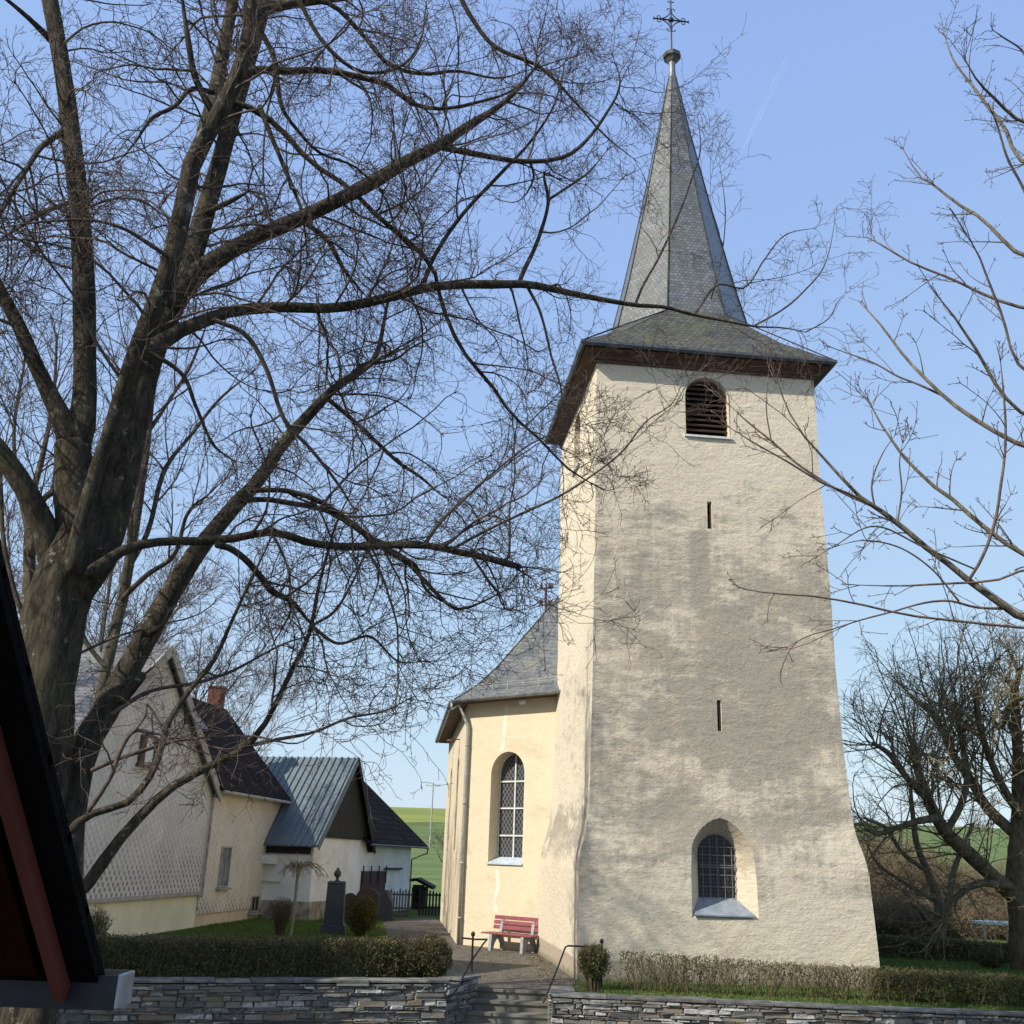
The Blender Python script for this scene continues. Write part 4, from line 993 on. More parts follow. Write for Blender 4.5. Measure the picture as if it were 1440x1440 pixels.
# ------------------------------------------------------------------ steps, walls, rails
SA = -3.6
su, sv_ = azv(SA), azv(SA + 90)
st = thing('stone_steps', (.25, 21.3, -.5), 'worn concrete steps climbing between the two stone walls', 'steps')
for i in range(6):
    k_ = MB(); o = np.array([-1.05, 21.75, 0]) - sv_ * (.31 * i) + Z * (-.172 * i); k_.box(o - sv_ * .04 - Z * .05, su * 2.6, sv_ * .42, Z * .05); k_.box(o - Z * .4 + su * 0, su * 2.6, sv_ * .4, Z * .352)
    k_.build('step', MT['concrete'], st)
rs = random.Random(11)
def masonry(name_, parent, P0, P1, z0, z1, seed, outn_, ret=False, up=0.0):
    """individual flat stones set proud of a mortar core"""
    rnd = random.Random(seed)
    P0 = np.array(P0, float); P1 = np.array(P1, float); L = np.linalg.norm((P1 - P0)[:2]); d = (P1 - P0) / L
    k_ = MB(); z = z1
    while z > z0:
        h = rnd.choice([.03, .04, .045, .055, .065, .08, .10]); x = -rnd.uniform(0, .2); ph = rnd.uniform(0, 6); am = rnd.uniform(.004, .014)
        while x < L:
            w = rnd.uniform(.09, .30) + (rnd.random() < .45) * rnd.uniform(.1, .4); wv = am * math.sin(x * 3.1 + ph)
            hh = h
            if rnd.random() < .13 and h > .08: hh = h * .5
            a, b = max(0, x), min(L, x + w - .012)
            if b - a > .03:
                g_ = .008; zt, zb = z - g_ + wv, z - h + g_ * .5 + wv
                pr = rnd.uniform(.005, .06); tone = rnd.choices([rnd.uniform(.05, .4), rnd.uniform(.4, .7), rnd.uniform(.7, .88), rnd.uniform(.93, 1)], [.5, .3, .14, .06])[0]; tone = min(1, tone + up * rnd.random())
                def jj(s=.012): return rnd.uniform(-s, s)
                c_in = [P0 + d * (a + jj(.012)) + Z * (zb + jj(.010)), P0 + d * (b + jj(.012)) + Z * (zb + jj(.010)), P0 + d * (b - rnd.uniform(0, .03)) + Z * (zt + jj(.010)), P0 + d * (a + rnd.uniform(0, .03)) + Z * (zt + jj(.010))]
                bev = min(.018, (b - a) * .2, (zt - zb) * .3)
                cen = sum(c_in) / 4
                c_m = [p + outn_ * (pr * .7) for p in c_in]
                c_o = [p + (cen - p) / np.linalg.norm(cen - p) * bev * 1.3 + outn_ * (pr + jj(.014)) for p in c_in]
                vs_ = [p - outn_ * .05 for p in c_in] + c_m + c_o
                k_.mesh(vs_, [(0, 1, 5, 4), (1, 2, 6, 5), (2, 3, 7, 6), (3, 0, 4, 7), (4, 5, 9, 8), (5, 6, 10, 9), (6, 7, 11, 10), (7, 4, 8, 11), (8, 9, 10, 11)], 0, tone)
            x += w
        z -= h
    k_.build(name_, MT['stone'], parent, uv=False)
def retaining(name, P0, P1, zt, label, seed, ret):
    P0 = np.array(P0, float); P1 = np.array(P1, float); L = np.linalg.norm(P1 - P0); d = (P1 - P0) / L; on = np.cross(d, Z); bk = -on
    t = thing(name, (P0 + P1) / 2 - Z * .95, label, 'stone wall')
    m0 = MB(); m0.box(P0 - Z * .95 + bk * .012, d * L, bk * .42, Z * (.93 + zt)); core = m0.build('wall_core', MT['mortar'], t, uv=False)
    masonry('wall_face', t, P0, P1, -.95, zt - .01, seed, on, up=.55 if ret == 'L' else .3)  # sunlight put into the tone: stones right of the steps made lighter
    # return face beside the steps
    if ret == 'R':
        rd = azv(62); Q0 = P1.copy(); Q1 = P1 + rd * 1.15
        m0 = MB(); m0.box(Q0 - Z * .95 + np.cross(Z, rd) * .02 - rd * -.02, rd * 1.13, np.cross(Z, rd) * .4, Z * (.92 + zt)); m0.build('wall_core', MT['mortar'], t, uv=False)
        masonry('wall_end', t, Q0, Q1, -.95, zt - .01, seed + 5, np.cross(rd, Z))
    else:
        rd = azv(88); Q0 = P0 + rd * 1.2; Q1 = P0.copy()
        masonry('wall_end', t, Q0, Q1, -.95, zt - .01, seed + 5, np.array([-1., 0, 0]), up=.45)  # end face gets the same sunlit lift in stone colour
        m0 = MB(); m0.box(P0 - Z * .95 + np.array([.012, .3, 0]), (.4, 0, 0), rd * .9, Z * (.92 + zt)); m0.build('wall_core', MT['mortar'], t, uv=False)
    rnd = random.Random(seed + 9); k_ = MB(); x = -.05
    while x < L:
        w = rnd.uniform(.45, 1.1); a, b = x, min(L + .05, x + w - .012); th = rnd.uniform(.035, .055)
        k_.box(P0 + d * a - bk * rnd.uniform(.02, .05) + Z * (zt + rnd.uniform(-.004, .006)), d * (b - a), bk * .46, Z * th, 0, rnd.random()); x += w
    if ret == 'R':
        k_.box(Q0 + rd * .42 - np.cross(Z, rd) * .05 + Z * zt, rd * .80, np.cross(Z, rd) * .5, Z * .05, 0, .6)
    else:
        k_.box(P0 + rd * .45 + np.array([-.04, 0, 0]) + Z * zt, rd * .78, np.array([.5, 0, 0]), Z * .05, 0, .6)
    k_.build('coping', MT['coping'], t, uv=False, bevel=.008)
LWs = LW0 + (LW0 - LW1) * .75
retaining('retaining_wall', LWs, LW1, .20, 'dark dry stone retaining wall left of the steps', 21, 'R')
retaining('retaining_wall', RW0, RW1, .03, 'sunlit slate stone retaining wall right of the steps', 47, 'L')
def px3(seq): return [aty(x, y, Y) for x, y, Y in seq]
hr = thing('handrail', onz(663, 1368, .2), 'dark iron handrail with a ball-topped post left of the steps', 'handrail')
k_ = MB(); c0 = aty(663, 1368, 21.2); t0 = aty(665.5, 1316, 21.2); k_.tube([c0, [c0[0], c0[1], t0[2]]], .02, 8); k_.lathe([c0[0], c0[1], t0[2]], [(.012, -.02), (.035, .0), (.042, .03), (.035, .06), (.01, .08)], 10); k_.build('post', MT['iron'], hr)
k_ = MB(); k_.tube(px3([(650, 1319, 22.0), (668, 1321, 21.7), (685, 1321, 21.4), (679, 1328, 21.3), (664, 1350, 21.0), (651, 1374, 20.75), (643, 1390, 20.5), (636, 1399, 20.35), (628, 1403, 20.25), (618, 1403, 20.2)]), .017, 8); k_.build('rail', MT['iron'], hr, smooth=True)
hr = thing('handrail', onz(770, 1400, 0), 'dark bent iron handrail right of the steps beside the ball bush', 'handrail')
k_ = MB(); k_.tube(px3([(764, 1410, 20.3), (769, 1398, 20.4), (783, 1364, 20.8), (795, 1332, 21.2), (799, 1330, 21.4), (822, 1331, 22.0), (840, 1332, 22.2)]), .017, 8); k_.build('rail', MT['iron'], hr, smooth=True)
c0 = aty(846, 1378, 22.3); t0 = aty(846, 1326, 22.3); k_ = MB(); k_.tube([[c0[0], c0[1], 0], [c0[0], c0[1], t0[2]]], .018, 8); k_.lathe([c0[0], c0[1], t0[2]], [(.012, -.02), (.035, .0), (.042, .03), (.035, .06), (.01, .08)], 10); k_.build('post', MT['iron'], hr)

# ------------------------------------------------------------------ our own roof at the lower left
VX = -1.29
er = thing('porch_roof', (-2.2, 3.0, 1.2), 'dark steep porch roof with red bargeboard and zinc gutter in the near left corner', 'roof')
def vp(x, y): d = ray(x, y); return CAM + d * (VX / d[0])
pE = vp(143, 1385); pT = vp(2, 815)
dirv = pT - pE; dirv[0] = 0; sl_ = dirv / np.linalg.norm(dirv)
top_len = 7.5
nrm = np.cross(sl_, np.array([1.0, 0, 0])); nrm *= np.sign(nrm[2]) / np.linalg.norm(nrm)
W_ = 4.2
xl = np.array([-1.0, 0, 0])
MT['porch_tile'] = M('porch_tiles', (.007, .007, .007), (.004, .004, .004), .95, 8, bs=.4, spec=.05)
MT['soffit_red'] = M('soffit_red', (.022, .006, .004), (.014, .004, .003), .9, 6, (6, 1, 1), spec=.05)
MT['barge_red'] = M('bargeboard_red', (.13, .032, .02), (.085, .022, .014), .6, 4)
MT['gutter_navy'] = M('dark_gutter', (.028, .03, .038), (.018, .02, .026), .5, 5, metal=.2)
k_ = MB(); nt_ = 24
for i in range(nt_):
    a = pE + sl_ * (top_len / nt_ * i) - nrm * .0 + nrm * .012; k_.box(a, xl * W_, sl_ * (top_len / nt_ + .03), nrm * .022 - sl_ * .0 + nrm * .0)
    k_.v = [v if j < len(k_.v) - 8 else v for j, v in enumerate(k_.v)]
k_.box(pE - nrm * .02, xl * W_, sl_ * top_len, nrm * .028)
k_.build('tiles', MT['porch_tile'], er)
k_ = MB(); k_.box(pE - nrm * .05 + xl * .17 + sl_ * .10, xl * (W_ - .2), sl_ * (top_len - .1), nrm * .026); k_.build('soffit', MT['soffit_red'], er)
q0 = vp(98, 1398); 
k_ = MB(); k_.box(pE - nrm * .088 + xl * .085 + sl_ * .03, xl * .03, sl_ * (top_len - .1), nrm * .06); k_.build('bargeboard', MT['barge_red'], er)
for i in range(4):
    k_ = MB(); k_.box(pE - nrm * .15 + xl * (.6 + i * .8) + sl_ * .15, xl * .09, sl_ * (top_len - .3), nrm * .098); k_.build('rafter', MT['soffit_red'], er)
g0 = pE + np.array([.06, .10, .045])
k_ = MB(); k_.box(g0 + np.array([0, 0, -.115]), xl * (W_ + .1), (0, -.14, 0), (0, 0, .012)); k_.box(g0 + np.array([0, 0, -.103]), xl * (W_ + .1), (0, -.012, 0), (0, 0, .095)); k_.box(g0 + np.array([0, -.128, -.103]), xl * (W_ + .1), (0, -.012, 0), (0, 0, .09))
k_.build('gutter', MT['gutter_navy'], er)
k_ = MB(); k_.box(g0 + np.array([.002, -.004, -.112]), (.012, 0, 0), (0, -.14, 0), (0, 0, .105)); k_.build('gutter_end', MT['zinc'], er, bevel=.006)

# ------------------------------------------------------------------ bare trees
def resample(P, R, K):
    P = np.asarray(P, float); R = np.asarray(R, float); n = len(P)
    if n == 2:
        t = np.linspace(0, 1, K); return P[0] + (P[1] - P[0]) * t[:, None], R[0] + (R[1] - R[0]) * t
    s = np.concatenate([[0], np.cumsum(np.linalg.norm(np.diff(P, axis=0), axis=1))]); s /= s[-1]
    T = np.zeros_like(P)
    for i in range(n):
        a, b = max(0, i - 1), min(n - 1, i + 1); T[i] = (P[b] - P[a]) / (s[b] - s[a])
    t = np.linspace(0, 1, K); i = np.clip(np.searchsorted(s, t, side='right') - 1, 0, n - 2); h = s[i + 1] - s[i]; q = (t - s[i]) / h
    h00 = 2 * q**3 - 3 * q**2 + 1; h10 = q**3 - 2 * q**2 + q; h01 = -2 * q**3 + 3 * q**2; h11 = q**3 - q**2
    out = h00[:, None] * P[i] + (h10 * h)[:, None] * T[i] + h01[:, None] * P[i + 1] + (h11 * h)[:, None] * T[i + 1]
    return out, np.interp(t, s, R)
def unit(v): return v / (np.linalg.norm(v, axis=-1, keepdims=True) + 1e-12)
def tubes(P, R, S, cap=False):
    """P (N,K,3), R (N,K) -> verts, faces of N tubes with S sides"""
    Nn, K, _ = P.shape
    T = np.empty_like(P); T[:, 1:-1] = P[:, 2:] - P[:, :-2]; T[:, 0] = P[:, 1] - P[:, 0]; T[:, -1] = P[:, -1] - P[:, -2]; T = unit(T)
    main = unit(P[:, -1] - P[:, 0]); ref = np.where(np.abs(main[:, 2:3]) < .8, np.array([[0, 0, 1.0]]), np.array([[1.0, 0, 0]]))
    X = np.cross(np.broadcast_to(ref[:, None], T.shape), T); X = unit(X); Y = np.cross(T, X)
    a = np.arange(S) * 2 * math.pi / S
    V = P[:, :, None] + R[:, :, None, None] * (np.cos(a)[None, None, :, None] * X[:, :, None] + np.sin(a)[None, None, :, None] * Y[:, :, None])
    V = V.reshape(-1, 3)
    k = np.arange(K - 1)[:, None]; s = np.arange(S)[None]; s2 = (s + 1) % S
    q = np.stack([k * S + s, k * S + s2, (k + 1) * S + s2, (k + 1) * S + s], -1).reshape(-1, 4)
    F = (np.arange(Nn)[:, None, None] * K * S + q[None]).reshape(-1, 4)
    return V, F
def mesh_quads(name, VF, mats, parent, smooth_=True, tones=None):
    vs = []; fs = []; o = 0
    for V, F in VF: vs.append(V); fs.append(F + o); o += len(V)
    V = np.concatenate(vs); F = np.concatenate(fs)
    if parent is not None: V = V - OFF[parent]
    me = bpy.data.meshes.new(name); me.vertices.add(len(V)); me.vertices.foreach_set('co', V.astype(np.float32).ravel())
    n = F.shape[1]; me.loops.add(F.size); me.loops.foreach_set('vertex_index', F.astype(np.int32).ravel())
    me.polygons.add(len(F)); me.polygons.foreach_set('loop_start', np.arange(0, F.size, n, dtype=np.int32)); me.polygons.foreach_set('loop_total', np.full(len(F), n, dtype=np.int32))
    me.polygons.foreach_set('use_smooth', np.full(len(F), smooth_)); me.update(calc_edges=True)
    if tones is not None:
        at = me.attributes.new('tone', 'FLOAT', 'FACE'); at.data.foreach_set('value', tones.astype(np.float32))
    o = bpy.data.objects.new(name, me); me.materials.append(mats); col.objects.link(o)
    if parent is not None: o.parent = parent; OFF[o] = OFF[parent]
    return o
def sample(P, R, idx, t):
    K = P.shape[1]; f = t * (K - 1); i = np.clip(f.astype(int), 0, K - 2); q = (f - i)[:, None]
    a = P[idx, i]; b = P[idx, i + 1]
    r = R[idx, i] * (1 - q[:, 0]) + R[idx, i + 1] * q[:, 0]
    return a * (1 - q) + b * q, unit(b - a), r
def grow(P, R, rng, dens, l0, l1, K, ang=(35, 65), t0=.15, rel=.6, rmin=.0025, rmax=.03, curl=.25, up=0.0, taper=.6, kink=0.0, tipbias=1.0, lenpow=.5, away=None, rtip=.35, tips=2, wt=None):
    """side shoots on every polyline of (P,R); dens per metre"""
    L = np.linalg.norm(np.diff(P, axis=1), axis=2).sum(1)
    cnt = rng.poisson(L * (1 - t0) * dens * (1 if wt is None else wt)); cnt = np.minimum(cnt, 60)
    idx = np.repeat(np.arange(len(P)), cnt); nt0 = len(idx)
    idx = np.concatenate([idx, np.repeat(np.arange(len(P)), tips)]); M_ = len(idx)
    if M_ == 0: return np.zeros((0, K, 3)), np.zeros((0, K))
    t = t0 + (1 - t0) * rng.random(M_) ** tipbias * .995
    t[nt0:] = .97
    B, T, r0 = sample(P, R, idx, t)
    rnd = unit(rng.normal(size=(M_, 3))); side = unit(rnd - T * (rnd * T).sum(1, keepdims=True))
    a = np.radians(rng.uniform(ang[0], ang[1], M_)); a[nt0:] *= .45; a = a[:, None]
    D = T * np.cos(a) + side * np.sin(a); D[:, 2] += up; D = unit(D)
    ln = rng.uniform(l0, l1, M_) * (1 - .55 * t) ** lenpow * (.6 + .8 * rng.random(M_))
    ln[nt0:] *= .6
    if wt is not None: ln *= .4 + .6 * wt[idx]
    ln = np.minimum(ln, L[idx] * .8 + .05)
    rl = np.where(np.arange(M_) >= nt0, .98, rel)
    r = np.clip(np.minimum(r0 * rl, .006 + ln * .011), rmin, rmax)
    Q = np.zeros((M_, K, 3)); Q[:, 0] = B; d = D
    turn = rng.normal(size=(M_, 3)) * curl * .95
    for k_ in range(1, K):
        d = unit(d + turn / K + rng.normal(size=(M_, 3)) * curl / K ** .5 * .6 + (rng.choice([-1, 1], size=(M_, 1)) * unit(np.cross(d, rnd)) * kink if kink else 0) + np.array([0, 0, up / K]))
        Q[:, k_] = Q[:, k_ - 1] + d * (ln / (K - 1))[:, None]
    RR = r[:, None] * (1 - (1 - rtip) * np.linspace(0, 1, K)[None] ** .8)
    return Q, np.maximum(RR, rmin * .8)
WS = [.82]
def limb_pts(seq, Y0, Y1):
    n = len(seq); P = []; R = []
    for i, q in enumerate(seq):
        Y = q[3] if len(q) > 3 else Y0 + (Y1 - Y0) * i / (n - 1)
        p = aty(q[0], q[1], Y); P.append(p); R.append(q[2] * WS[0] / 2 * ((p - CAM) @ _F) / FPX)
    return P, R
def solid_limb(P, R, K, S, rng, rough=.07):
    P, R = resample(P, R, K)
    Pc = np.concatenate([[P[0] - unit(P[1] - P[0]) * R[0] * .75], [P[0] - unit(P[1] - P[0]) * R[0] * .5], P, [P[-1] + unit(P[-1] - P[-2]) * R[-1] * .6], [P[-1] + unit(P[-1] - P[-2]) * R[-1] * .8]])
    Rc = np.concatenate([[R[0] * .05, R[0] * .65], R, [R[-1] * .7, R[-1] * .05]])
    P0_, R0_ = P, R; P, R = Pc, Rc; K = len(P)
    V, F = tubes(P[None], R[None], S)
    ph = rng.random(S) * 6.28
    V3 = V.reshape(K, S, 3); c = P[:, None]
    lump = 1 + rough * (np.sin(np.arange(K)[:, None] * .9 + ph[None] * 2) * .6 + rng.normal(size=(K, S)) * .45)
    V = (c + (V3 - c) * lump[..., None]).reshape(-1, 3)
    return V, F, P0_, R0_
def cap_faces(V, F): return V, F
def make_tree(name, label, cat, base, limbs, mats, seed, levels, group=None, K0=26, trunk_n=1, extra=None):
    """limbs: list of (points, radii); the first trunk_n are the trunk"""
    rng = np.random.default_rng(seed)
    t = thing(name, base, label, cat, group)
    PP = []; RR = []; TV = []
    small = []
    WT = []
    for i, lm_ in enumerate(limbs):
        P, R = lm_[0], lm_[1]; WT.append(lm_[2] if len(lm_) > 2 else 1.0)
        P = np.array(P); R = np.array(R)
        big = R.max() > .03
        if i >= trunk_n and not (len(R) > 1 and R[-1] > .034): R[-1] *= .45
        V, F, Pr, Rr = solid_limb(P, R, K0 + 14 if i < trunk_n else K0, 16 if i < trunk_n else (12 if big else 6), rng, .06 if i < trunk_n else .05)
        # close the free end
        if i < trunk_n: TV.append((V, F))
        elif big: mesh_quads('limb', [(V, F)], mats[0], t)
        else: small.append((V, F))
        Pq, Rq = resample(P, R, K0)
        if i < trunk_n: Pq, Rq = resample(Pq[K0 // 2:], Rq[K0 // 2:], K0)
        PP.append(Pq); RR.append(Rq)
    mesh_quads('trunk', TV, mats[0], t)
    P = np.array(PP); R = np.array(RR); crown = list(small); tw_ = []
    base_set = [(P, R)]
    for li, lv in enumerate(levels):
        lv = dict(lv); S = lv.pop('S', 3); src = lv.pop('src', 'last'); mx = lv.pop('rsrc', 9)
        Qs = []; Rs = []
        pools = base_set if src == 'all' else [base_set[-1]]
        for (a, b) in pools:
            if mx < 9: keep = b[:, 0] < mx; a, b = a[keep], b[keep]
            q, r = grow(a, b, rng, wt=np.array(WT) if li == 0 else None, **lv); Qs.append(q); Rs.append(r)
        Q = np.concatenate(Qs); Rq = np.concatenate(Rs)
        base_set.append((Q, Rq)); (crown if S > 3 else tw_).append(tubes(Q, Rq, S))
    if crown: mesh_quads('branches', crown, mats[1], t)
    if tw_: mesh_quads('crown', tw_, mats[1], t)
    return t
BARK = bark_mat('linden_bark', (.15, .122, .082), (.05, .04, .028), (.34, .34, .27), .55)
TWIG = bark_mat('linden_twigs', (.15, .115, .088), (.07, .052, .042), None, 0, True)
BARK2 = bark_mat('pale_bark', (.17, .14, .10), (.09, .075, .055), (.40, .40, .30), .7)
TWIG2 = bark_mat('pale_twigs', (.17, .13, .11), (.09, .07, .06), None, 0, True)
BARKR = bark_mat('walnut_bark', (.38, .33, .235), (.18, .15, .105), (.42, .42, .25), .3)
TWIGR = bark_mat('walnut_twigs', (.19, .145, .11), (.09, .065, .055), None, 0, True)
BARKG = bark_mat('pollard_bark', (.22, .18, .12), (.10, .08, .055), (.30, .28, .10), .4)
TWIGG = bark_mat('pollard_twigs', (.30, .24, .14), (.12, .095, .06), (.30, .27, .13), .3, True)

def LT(seq, Y0, Y1, w=1.0): return (*limb_pts(seq, Y0, Y1), w)
def SP(l, w=.3): return (l[0], l[1], w)
WS[0] = .97
A = [
 LT([(18, 1760, 130), (26, 1500, 106), (36, 1250, 98), (52, 1050, 92), (68, 920, 88), (82, 840, 86), (98, 790, 80), (112, 745, 66), (104, 690, 55), (102, 630, 52)], 10.6, 10.6),
 WS.__setitem__(0, .84) or  LT([(95, 835, 80), (135, 790, 62), (158, 720, 58), (176, 630, 56), (195, 545, 54), (222, 465, 48), (258, 395, 40), (288, 300, 32), (318, 195, 28), (345, 100, 26), (372, 0, 24), (395, -90, 20), (420, -220, 14)], 10.6, 12.2),
 LT([(80, 800, 56), (62, 742, 42), (38, 692, 36), (0, 636, 32), (-60, 560, 28), (-120, 430, 22), (-150, 280, 14)], 10.6, 9.6),
 LT([(104, 625, 48), (84, 582, 33), (58, 530, 26), (28, 462, 23), (0, 408, 20), (-35, 330, 17), (-60, 220, 12)], 10.6, 10.0),
 LT([(102, 640, 50), (117, 590, 42), (119, 500, 36), (118, 400, 36), (112, 300, 34), (101, 200, 31), (90, 110, 28), (70, 0, 27), (55, -80, 22), (50, -220, 14)], 10.6, 10.9),
 LT([(104, 800, 34), (112, 745, 26), (134, 665, 24), (156, 600, 23), (176, 535, 25), (202, 470, 30), (232, 395, 34), (256, 300, 31), (272, 225, 30), (298, 178, 29), (330, 115, 26), (350, 45, 23), (352, -40, 20), (360, -200, 12)], 10.2, 9.2),
 LT([(270, 240, 24), (298, 150, 24), (312, 80, 22), (327, 0, 20), (335, -100, 14)], 11.2, 12.2),
 LT([(240, 425, 42), (275, 385, 36), (310, 361, 30), (350, 338, 27), (400, 317, 25), (470, 284, 24), (521, 258, 23), (570, 228, 22), (615, 206, 18), (660, 176, 14), (690, 158, 11), (724, 130, 8), (760, 85, 5)], 11.2, 13.0),
 LT([(195, 500, 30), (222, 485, 27), (255, 464, 24), (290, 450, 21), (330, 437, 19), (400, 432, 18), (470, 433, 17), (540, 420, 16), (600, 405, 15), (650, 400, 15), (700, 400, 14), (740, 400, 13), (775, 406, 12)], 10.8, 13.3),
 SP(LT([(760, 403, 12), (775, 406, 12), (810, 414, 10), (893, 429, 7.5), (935, 432, 6), (976, 443, 5.2), (1018, 451, 4.2), (1059, 459, 3.2), (1101, 461, 2.6), (1133, 467, 2.2)], 13.2, 14.5), .35),
 LT([(130, 805, 26), (149, 790, 20), (174, 774, 17), (208, 764, 15), (245, 761, 15), (278, 761, 15), (330, 757, 14), (365, 750, 13), (392, 749, 13), (434, 763, 13), (494, 769, 13), (556, 766, 13), (608, 768, 12), (643, 776, 12), (678, 783, 11), (712, 792, 12), (730, 797, 10)], 10.4, 12.4),
 LT([(305, 766, 12), (325, 772, 11), (347, 789, 11), (368, 813, 11), (382, 831, 12), (410, 846, 9), (437, 877, 8)], 10.9, 11.6),
 LT([(615, 206, 11), (671, 217, 9), (733, 227, 8.5), (789, 222, 7), (817, 205, 6), (848, 167, 5), (872, 118, 3.5), (858, 69, 2)], 12.4, 13.4),
 LT([(728, 402, 8), (737, 380, 8), (751, 351, 7), (765, 312, 6), (771, 281, 6), (766, 243, 4), (790, 255, 3)], 13.2, 13.5),
 LT([(771, 281, 5), (800, 262, 4), (827, 243, 3.5), (855, 210, 2.5)], 13.5, 13.8, .3),
 LT([(594, 403, 8), (612, 358, 7), (650, 302, 6.5), (705, 243, 6), (747, 198, 4.5), (780, 145, 3), (800, 60, 2)], 12.6, 13.4),
 LT([(428, 312, 9), (462, 340, 8), (483, 378, 7), (511, 413, 6)], 11.9, 12.3),
 LT([(318, 140, 10), (363, 157, 10), (400, 187, 9), (435, 226, 9), (490, 264, 8), (532, 305, 8), (574, 340, 8), (608, 375, 7), (622, 430, 7), (650, 492, 6.5), (695, 547, 6), (719, 582, 5), (758, 617, 4.5), (800, 660, 3.5), (850, 690, 2.5)], 11.5, 13.8),
 LT([(350, 20, 20), (375, 14, 17), (410, 6, 14), (460, 0, 11), (510, -6, 8)], 11.4, 12.4),
 LT([(330, 108, 14), (365, 98, 13), (400, 100, 12), (452, 99, 11), (504, 108, 10), (546, 120, 9), (580, 146, 8), (622, 153, 6), (678, 142, 5), (719, 128, 3.5), (760, 90, 2.5)], 11.6, 13.0),
 LT([(372, 5, 10), (460, 4, 8), (504, 42, 7.5), (546, 90, 7), (594, 104, 6), (643, 100, 5), (700, 110, 3.5), (745, 98, 2.5)], 11.8, 13.4),
 LT([(358, 30, 10), (385, 80, 9), (396, 150, 7), (420, 185, 6), (450, 215, 5), (500, 235, 4), (560, 290, 3)], 10.4, 11.6),
 LT([(640, -20, 9), (660, 20, 8), (695, 65, 7), (760, 95, 6), (810, 145, 4), (850, 190, 3), (900, 230, 2)], 12.8, 13.8, .45),
 LT([(636, 772, 6.5), (678, 749, 5.5), (730, 724, 5), (788, 697, 4.2), (842, 662, 3.6), (877, 633, 3.2), (909, 592, 2.5), (944, 569, 2), (960, 537, 1.4)], 11.9, 13.4, .45),
 LT([(598, 764, 7), (622, 731, 6), (655, 700, 5), (700, 660, 4), (745, 625, 3), (800, 600, 2)], 11.9, 12.8),
 LT([(340, 705, 10), (368, 702, 9), (417, 709, 9), (460, 718, 9), (500, 742, 9), (535, 768, 8), (570, 788, 8), (600, 820, 7), (640, 856, 6), (670, 850, 4), (720, 825, 3)], 11.4, 12.2),
 LT([(350, 690, 9), (400, 690, 9), (445, 703, 9), (480, 724, 8), (528, 759, 7), (556, 766, 6)], 11.3, 11.9),
 LT([(540, 770, 10), (562, 783, 12), (585, 797, 7), (600, 830, 5), (640, 856, 4)], 11.9, 12.4),
 LT([(740, 400, 6), (760, 440, 5), (775, 500, 4), (790, 560, 3), (770, 620, 2)], 13.2, 13.7, .3),
 LT([(893, 429, 5), (905, 400, 4.5), (925, 365, 4.3), (955, 300, 4), (975, 245, 3), (985, 210, 2.5), (981, 160, 1.5)], 13.8, 14.6, .3),
 LT([(976, 443, 4), (1010, 400, 3.8), (1046, 405, 3.2), (1075, 365, 3), (1105, 330, 2.2), (1150, 320, 1.5)], 14.2, 14.8, .3),
 LT([(1059, 459, 3.5), (1101, 435, 3.2), (1130, 410, 3), (1160, 372, 2.2), (1178, 290, 1.4)], 14.4, 15.2, .3),
 LT([(1133, 467, 2.6), (1165, 448, 2.3), (1178, 425, 1.6), (1190, 410, 1.2)], 14.6, 15.0, .3),
 LT([(1000, 420, 2.6), (1013, 372, 2.2), (1020, 300, 2), (1012, 230, 1.3)], 14.4, 14.9, .3),
 LT([(88, 185, 11), (60, 205, 9), (36, 240, 8), (15, 275, 7), (-5, 310, 6), (-40, 360, 4)], 10.7, 9.4),
 LT([(95, 285, 8), (60, 300, 7), (30, 318, 5), (-10, 345, 4)], 10.7, 9.6),
 LT([(235, 360, 8), (205, 340, 7), (175, 322, 6), (130, 310, 5), (60, 312, 4), (0, 320, 3)], 9.6, 8.8),
 LT([(300, 160, 11), (275, 110, 11), (265, 60, 10), (255, -10, 9)], 9.5, 9.0),
 LT([(300, 130, 9), (270, 125, 8), (245, 150, 7), (215, 165, 6), (190, 200, 4), (165, 230, 3)], 9.5, 8.8),
 LT([(75, 60, 12), (45, 30, 9), (10, 0, 6), (-20, -20, 4)], 10.9, 10.2),
 LT([(288, 300, 10), (330, 280, 8), (350, 268, 8)], 11.4, 11.4),
 LT([(200, 490, 9), (255, 525, 7), (275, 570, 6), (300, 625, 5), (330, 650, 3)], 10.6, 11.2),
 LT([(300, 450, 8), (345, 470, 8), (375, 520, 7.5), (400, 590, 7), (440, 635, 6), (475, 680, 5), (500, 720, 4)], 11.0, 12.0),
 LT([(420, 0, 8), (455, 60, 7), (505, 100, 6), (560, 95, 5), (590, 60, 4), (600, 0, 3)], 10.6, 11.6),
 LT([(365, 150, 9), (385, 200, 8), (410, 260, 7), (425, 300, 5), (432, 360, 4)], 11.5, 11.9),
]
lv_main = [
 dict(dens=3.0, l0=1.0, l1=2.5, K=13, ang=(35, 75), t0=.22, rel=.55, rmax=.020, rmin=.0045, curl=.8, up=-.05, S=5, kink=.05),
 dict(dens=6.0, l0=.4, l1=1.25, K=9, ang=(30, 70), t0=.12, rel=.62, rmax=.009, rmin=.0040, curl=.9, up=.02, S=4, kink=.06),
 dict(dens=6.6, l0=.14, l1=.5, K=6, ang=(30, 75), t0=.1, rel=.72, rmax=.0056, rmin=.0034, curl=.7, kink=.10, S=3, rsrc=.05),
 dict(dens=3.0, l0=.04, l1=.16, K=4, ang=(30, 75), t0=.15, rel=.75, rmax=.0036, rmin=.0030, curl=.5, S=3),
]
